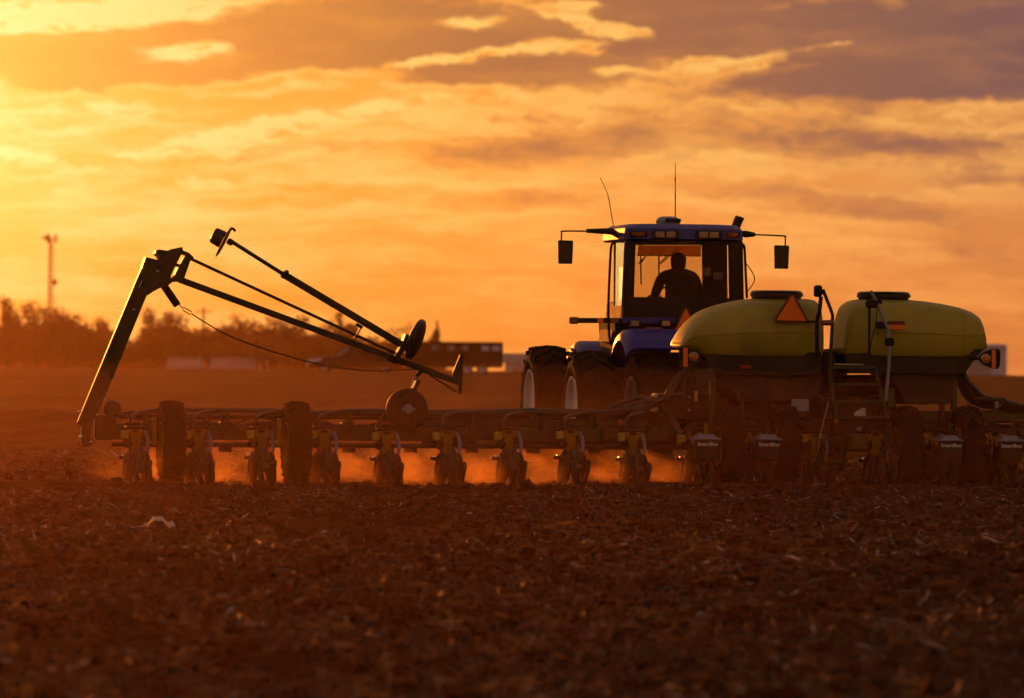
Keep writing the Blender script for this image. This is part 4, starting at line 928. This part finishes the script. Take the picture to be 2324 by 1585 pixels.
def trailer():
    a = at(1022, 930, VY); b = at(1257, 930, VY); L = b.x-a.x; z0 = gz(0, VY); rt = empty('livestock_trailer', (a.x, VY, z0))
    tag(rt, 'dark boxy livestock trailer with a row of pale vents behind the red pickup', 'trailer')
    zt = at(1150, 857, VY).z - z0
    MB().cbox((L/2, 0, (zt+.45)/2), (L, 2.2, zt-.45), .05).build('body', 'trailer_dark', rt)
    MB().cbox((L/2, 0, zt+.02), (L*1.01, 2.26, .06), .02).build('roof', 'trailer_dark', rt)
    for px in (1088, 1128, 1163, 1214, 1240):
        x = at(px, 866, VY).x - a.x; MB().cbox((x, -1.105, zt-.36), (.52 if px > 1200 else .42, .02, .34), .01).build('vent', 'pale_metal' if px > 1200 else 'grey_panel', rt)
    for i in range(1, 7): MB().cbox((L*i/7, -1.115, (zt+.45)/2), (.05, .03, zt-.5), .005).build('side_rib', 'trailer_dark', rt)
    MB().beam((0, 0, .5), (-.7, 0, .5), .12, .1).build('hitch', 'dark_steel', rt)
    for x in (L*.62, L*.78):
        for y in (-1.0, 1.0):
            w = wheel_mesh(.36, .24, 0, .6).build('wheel', 'rubber', rt); w.location = (x, y, .36); w.rotation_euler = (0, 0, R(90)); rim_mesh(.22, .24, .2).build('rim', 'pale_metal', w)
trailer()
def shed(name, px0, px1, py0, py1, Y, depth, label, roof='pale_roof', wall='pale_metal', ridge=.35, doors=1):
    a = at(px0, py1, Y); b = at(px1, py0, Y); z0 = gz((a.x+b.x)/2, Y+depth/2)-.3; L = b.x-a.x; H = b.z - z0; rt = empty(name, (a.x, Y, z0)); tag(rt, label, 'shed')
    e = H*(1-ridge)
    MB().prism([(0, 0), (L, 0), (L, e), (0, e)], 0, depth).build('wall', wall, rt, smooth=0)
    MB().loft([[(-.2, -.3, e), (-.2, depth+.3, e), (-.2, depth/2, H)], [(L+.2, -.3, e), (L+.2, depth+.3, e), (L+.2, depth/2, H)]]).build('roof', roof, rt, smooth=0)
    for i in range(doors):
        x = L*(i+.5)/doors; MB().cbox((x, -.03, e*.45), (min(3, L*.3/doors+.6), .08, e*.85), .02).build('door', 'grey_panel', rt)
shed('farm_shed', 418, 502, 896, 913, 640, 9, 'pale low farm shed nearest the marker boom, left of two in front of the trees', wall='shed_wall', doors=2)
shed('farm_shed', 528, 660, 895, 914, 650, 9, 'longer pale low farm shed, right of two in front of the trees', wall='shed_wall', doors=3)
shed('farm_shed', 60, 100, 884, 896, 700, 8, 'small pale shed at the far left below the radio mast', wall='shed_wall')
shed('grain_shed', 1262, 1345, 884, 932, 560, 12, 'blue-grey shed just right of the livestock trailer, behind the tractor wheels', roof='pale_roof', ridge=.3)
shed('machine_shed', 2380, 2517, 860, 940, 520, 14, 'blue-grey shed at the right edge behind the amber turn signal', roof='pale_metal', ridge=.05)

# radio mast
def mast():
    Y = 880.0; top = at(127, 592, Y); bx = top.x; z0 = gz(bx, Y)-.2; H = top.z - z0; rt = empty('radio_mast', (bx, Y, z0)); tag(rt, 'tall red lattice radio mast rising behind the trees at far left', 'mast')
    w0, w1 = .55, .34
    corner = lambda t, k: Vector(((w0+(w1-w0)*t)*math.cos(k*2.094+.3), (w0+(w1-w0)*t)*math.sin(k*2.094+.3), H*t))
    for k in range(3): MB().tube([corner(0, k), corner(1, k)], .09, 6).build('leg', 'mast_steel', rt)
    m = MB(); N = 26
    for i in range(N):
        for k in range(3): m.tube([corner(i/N, k), corner((i+1)/N, (k+1) % 3)], .05, 4); m.tube([corner(i/N, k), corner(i/N, (k+1) % 3)], .04, 4)
    o = m.build('lattice', 'mast_steel', rt); o['kind'] = 'stuff'
    for i, k in enumerate((0, 1, 2)):
        a = k*2.094; MB().cbox((math.cos(a)*.8, math.sin(a)*.8, H-.3), (.35, .35, 1.4), .05).build('antenna_panel', 'mast_steel', rt)
    MB().cbox((-.8, -.2, H-.2), (.9, .4, .5), .05).build('antenna_head', 'mast_steel', rt)
    for t, s in ((.71, 1), (.47, -1)): MB().lathe([(0, .1), (.15, .5), (.2, .5)], (s*.6, -.4, H*t), (s*.4, -1, 0), 16).build('dish', 'mast_steel', rt)
mast()
def pole(px, ptop, Y, label, arm=True):
    t = at(px, ptop, Y); z0 = gz(t.x, Y)-.3; rt = empty('utility_pole', (t.x, Y, z0)); tag(rt, label, 'pole')
    H = t.z-z0; MB().tube([(0, 0, 0), (0, 0, H)], [.17, .11], 8).build('shaft', 'wood_pole', rt)
    if arm: MB().cbox((0, 0, H-.5), (1.6, .12, .14), .02).build('crossarm', 'wood_pole', rt)
pole(509, 768, 620, 'thin utility pole standing above the trees behind the sagging cable')
pole(1093, 802, 600, 'thin utility pole rising behind the livestock trailer roof', False)
pole(642, 842, 560, 'short pole among the trees left of the pickup', False)

# ------------------------------------------------------------------ trees
def leaf_quads(c, r, n, s, rng, out_v):
    p = rng.normal(0, 1, (n, 3)); p /= np.linalg.norm(p, axis=1)[:, None]; p *= rng.random(n)[:, None]**.45; p = p*np.array(r) + np.array(c)
    a = rng.normal(0, 1, (n, 3)); a /= np.linalg.norm(a, axis=1)[:, None]; b = np.cross(a, rng.normal(0, 1, (n, 3))); b /= np.linalg.norm(b, axis=1)[:, None]
    sz = (s*rng.uniform(.5, 1.3, n))[:, None]
    out_v.append(np.stack([p-a*sz-b*sz*.6, p+a*sz-b*sz*.6, p+a*sz+b*sz*.6, p-a*sz+b*sz*.6], 1).reshape(-1, 3))
def quads_obj(name, vs, mat, parent=None):
    v = np.concatenate(vs); f = np.arange(len(v)).reshape(-1, 4); o = raw_mesh(name, v, f, mat)
    if parent is not None: o.parent = parent
    return o
def skeleton(H, spread, rng, bare=.5):
    m = MB(); m.tube([(0, 0, 0), (rng.normal(0, .1), 0, H*.3), (rng.normal(0, .2), 0, H*.62), (rng.normal(0, .3), 0, H*.94)], [H*.03, H*.024, H*.014, H*.004], 7); tips = []
    for i in range(11):
        t = .28 + .6*i/11; a = rng.random()*6.28; L = spread*(1.15-.6*t)*rng.uniform(.7, 1.1)
        p0 = Vector((0, 0, H*t)); p2 = p0 + Vector((math.cos(a)*L, math.sin(a)*L, H*.2*rng.uniform(.5, 1.3))); p1 = (p0+p2)/2 + Vector((0, 0, -.04*H))
        m.tube([p0, p1, p2], [H*.012, H*.008, H*.003], 5); tips += [p1, p2]
        for j in range(3):
            d = Vector((rng.normal(), rng.normal(), abs(rng.normal())+.4)).normalized()*L*.5; m.tube([p1.lerp(p2, .3*j+.2), p2*.4+p1*.6+d], [H*.005, H*.002], 4); tips.append(p2*.4+p1*.6+d)
    return m, tips
def tree(px, ptop, Y, spread, dens, label, seed):
    rng = np.random.default_rng(seed); t = at(px, ptop, Y); z0 = gz(t.x, Y)-.2; H = t.z-z0; spread *= 1.45; rt = empty('deciduous_tree', (t.x, Y, z0)); tag(rt, label, 'tree', 'trees along the far field edge')
    m, tips = skeleton(H, spread, rng); m.build('trunk', 'bark', rt); vs = []
    for q in tips: leaf_quads(tuple(q), (spread*.30, spread*.30, H*.09), int(26*dens), .11, rng, vs)
    leaf_quads((0, 0, H*.62), (spread*.8, spread*.8, H*.36), int(900*dens), .15, rng, vs)
    quads_obj('crown', vs, 'leaf_far', rt)
for i, (px, pt, Y, sp, dn, lb) in enumerate([
    (22, 762, 640, 1.2, 1.6, 'dense narrow tree at the far left edge of the tree line'),
    (95, 765, 660, 2.2, .9, 'loose rounded tree just left of the radio mast'),
    (165, 776, 650, 2.3, 1.4, 'broad tree just right of the radio mast base'),
    (268, 812, 640, 1.4, 1.0, 'small bare tree in the dip immediately left of the marker boom'),
    (385, 795, 650, 1.9, 1.6, 'dense round tree just right of the marker boom'),
    (428, 790, 660, 1.7, 1.2, 'tree under the marker cylinder and turnbuckle'),
    (600, 795, 660, 2.0, .8, 'thin-crowned tree above the longer pale shed'),
    (662, 800, 650, 1.8, .6, 'sparse tree right of the longer pale shed'),
    (735, 806, 640, 2.0, 1.2, 'full tree left of the pickup windscreen'),
    (868, 802, 620, 1.3, 1.4, 'dark pointed tree right above the pickup cab'),
    (800, 822, 640, 1.9, 1.0, 'mid-height tree directly behind the pickup bonnet'),
    (1012, 826, 600, 1.6, .5, 'faint sparse tree behind the tilted marker wheel'),
    (1088, 828, 600, .7, .7, 'small slim tree above the livestock trailer roof')]):
    tree(px, pt, Y, sp, dn, lb, 100+i)
def woodland():
    rng = np.random.default_rng(5); vs = []; m = MB()
    prof = [(-120, 840), (0, 800), (60, 805), (130, 800), (190, 792), (230, 815), (265, 845), (300, 852), (345, 842), (380, 820), (440, 815), (520, 822), (580, 812), (660, 818), (740, 815), (800, 838), (860, 832), (930, 842), (990, 855), (1040, 862), (1075, 880)]
    xs = [p[0] for p in prof]; ys = [p[1] for p in prof]
    for i in range(210):
        px = rng.uniform(-120, 1060); Y = rng.uniform(670, 760); py = np.interp(px, xs, ys) + (rng.random()**1.6*46 - 12); t = at(px, py, Y); z0 = gz(t.x, Y)-.2; H = max(t.z-z0, 3)
        m.tube([(t.x, Y, z0), (t.x+rng.normal(0, .3), Y, z0+H*.8)], [.16, .05], 5)
        for b in range(3): leaf_quads((t.x+rng.normal(0, 1.1), Y, z0+H*rng.uniform(.5, .7)), (rng.uniform(1.3, 2.6), 1.8, H*rng.uniform(.22, .32)), 240, .20, rng, vs)
        leaf_quads((t.x, Y, z0+1.2), (2.8, 1.8, 2.2), 220, .26, rng, vs)
    o = quads_obj('distant_woodland', vs, 'leaf_far'); o['kind'] = 'stuff'; o['label'] = 'hazy brown wood along the far field edge'
    tr = m.build('trunks', 'bark', o); tr['kind'] = 'stuff'
woodland()

# ------------------------------------------------------------------ litter on the soil
def litter():
    p = at(392, 1318, 44.0); d = ray(0, 392, 1318); t = (CAM_Z+.0)/-d.z; p = Vector((0, 0, CAM_Z)) + d*t; z = gz(p.x, p.y)
    rt = empty('plastic_scrap', (p.x, p.y, z)); tag(rt, 'crumpled pale plastic scrap glinting on the soil in the left foreground', 'litter')
    rng = np.random.default_rng(3); rows = []
    for i in range(7):
        u = i/6; row = []
        for j in range(5):
            w = j/4; h = .115*math.sin(math.pi*(.08+.84*u))*(1-.5*abs(w-.5)) + rng.normal(0, .012)
            row.append((-.10+.22*u + rng.normal(0, .006), -.05+.12*w, max(.01, h)))
        rows.append(row)
    MB().loft(rows, cap=False, close=False).build('sheet', 'litter_plastic', rt, smooth=0)
    MB().loft([[(.10, -.03, .06), (.14, -.02, .075), (.15, .03, .05)], [(.11, -.05, .02), (.17, -.04, .03), (.18, .03, .01)]], cap=True, close=True).build('folded_corner', 'litter_plastic', rt, smooth=0)
    MB().tube([(-.10, 0, .03), (-.20, -.01, .015), (-.235, -.01, .02)], .008, 6).build('torn_strip', 'litter_plastic', rt)
litter()

# ------------------------------------------------------------------ air: haze and dust
def volume_box(name, lo, hi, label):
    m = MB().box(((lo[0]+hi[0])/2, (lo[1]+hi[1])/2, (lo[2]+hi[2])/2), (hi[0]-lo[0], hi[1]-lo[1], hi[2]-lo[2]))
    me = bpy.data.meshes.new(name); me.from_pydata(m.v, [], m.f); o = bpy.data.objects.new(name, me); COL.objects.link(o); o['kind'] = 'stuff'; o['label'] = label; o.display_type = 'WIRE'
    mt = bpy.data.materials.new(name); mt.use_nodes = True; T = NT(mt.node_tree); me.materials.append(mt)
    pv = T.n('ShaderNodeVolumePrincipled'); out = T.n('ShaderNodeOutputMaterial'); T.l(pv.outputs[0], out.inputs['Volume']); return o, mt, T, pv
HAZE = .000038
o, mt, T, pv = volume_box('haze', (-760, -80, -11), (760, 1220, 32), 'warm evening haze over the field')
pv.inputs['Color'].default_value = (1, .62, .36, 1); pv.inputs['Density'].default_value = HAZE; pv.inputs['Anisotropy'].default_value = .88
# thin even layer of hanging dust, lower than the camera
VEIL = .00019
o, mt, T, pv = volume_box('dust_veil', (-45, 4, -.3), (45, 96, 1.45), 'thin low layer of dust hanging over the worked soil')
pv.inputs['Color'].default_value = (1, .45, .17, 1); pv.inputs['Density'].default_value = VEIL; pv.inputs['Anisotropy'].default_value = .86
# thick dust rolling out between the row units
DUST = .55
lo, hi = (-9.5, -2.0, -.12), (1.2, 3.2, 1.25)
o, mt, T, pv = volume_box('dust_cloud', lo, hi, 'glowing orange dust raised between the planter units')
o.location = PLOC; o.rotation_euler = (0, 0, PR)
pos = T.n('ShaderNodeTexCoord').outputs['Object']; sp = T.n('ShaderNodeSeparateXYZ'); T.l(pos, sp.inputs[0]); sx, sy, sz = sp.outputs
n1 = T.noise(T.vm('MULTIPLY', pos, (1, .6, 1.3)), 2.1, 3, .62)
puff = T.m('ADD', .10, T.m('MULTIPLY', T.m('ADD', 1, T.m('COSINE', T.m('MULTIPLY', T.m('ADD', sx, T.m('MULTIPLY', sz, .35)), 2*math.pi/.762))), .5))
wav = T.m('SUBTRACT', n1, .5)
core = T.m('MULTIPLY', T.m('SUBTRACT', 1, T.smooth(T.m('SUBTRACT', sz, T.m('MULTIPLY', wav, .9)), .0, .62)), T.m('MULTIPLY', T.smooth(sy, -1.9, -.6), T.m('SUBTRACT', 1, T.smooth(sy, .8, 2.5))))
ends = T.m('MULTIPLY', T.smooth(sx, -9.4, -8.2), T.m('SUBTRACT', 1, T.smooth(sx, -4.5, 1.0)))
drift = T.m('MULTIPLY', T.m('MULTIPLY', T.smooth(sy, .3, 1.6), T.m('SUBTRACT', 1, T.smooth(sy, 2.2, 3.1))), T.m('MULTIPLY', T.m('SUBTRACT', 1, T.smooth(sz, .7, 1.22)), T.m('MULTIPLY', T.smooth(sx, -7.5, -4.8), T.m('SUBTRACT', 1, T.smooth(sx, -3.2, -1.0)))))
T.l(T.m('ADD', T.m('MULTIPLY', T.m('MULTIPLY', core, ends), T.m('MULTIPLY', T.m('MULTIPLY', T.smooth(n1, .34, .70), puff), DUST)), T.m('MULTIPLY', T.m('MULTIPLY', drift, T.smooth(n1, .3, .75)), .035)), pv.inputs['Density'])
pv.inputs['Color'].default_value = (1, .58, .26, 1); pv.inputs['Anisotropy'].default_value = .62
mt.cycles.volume_step_rate = .6
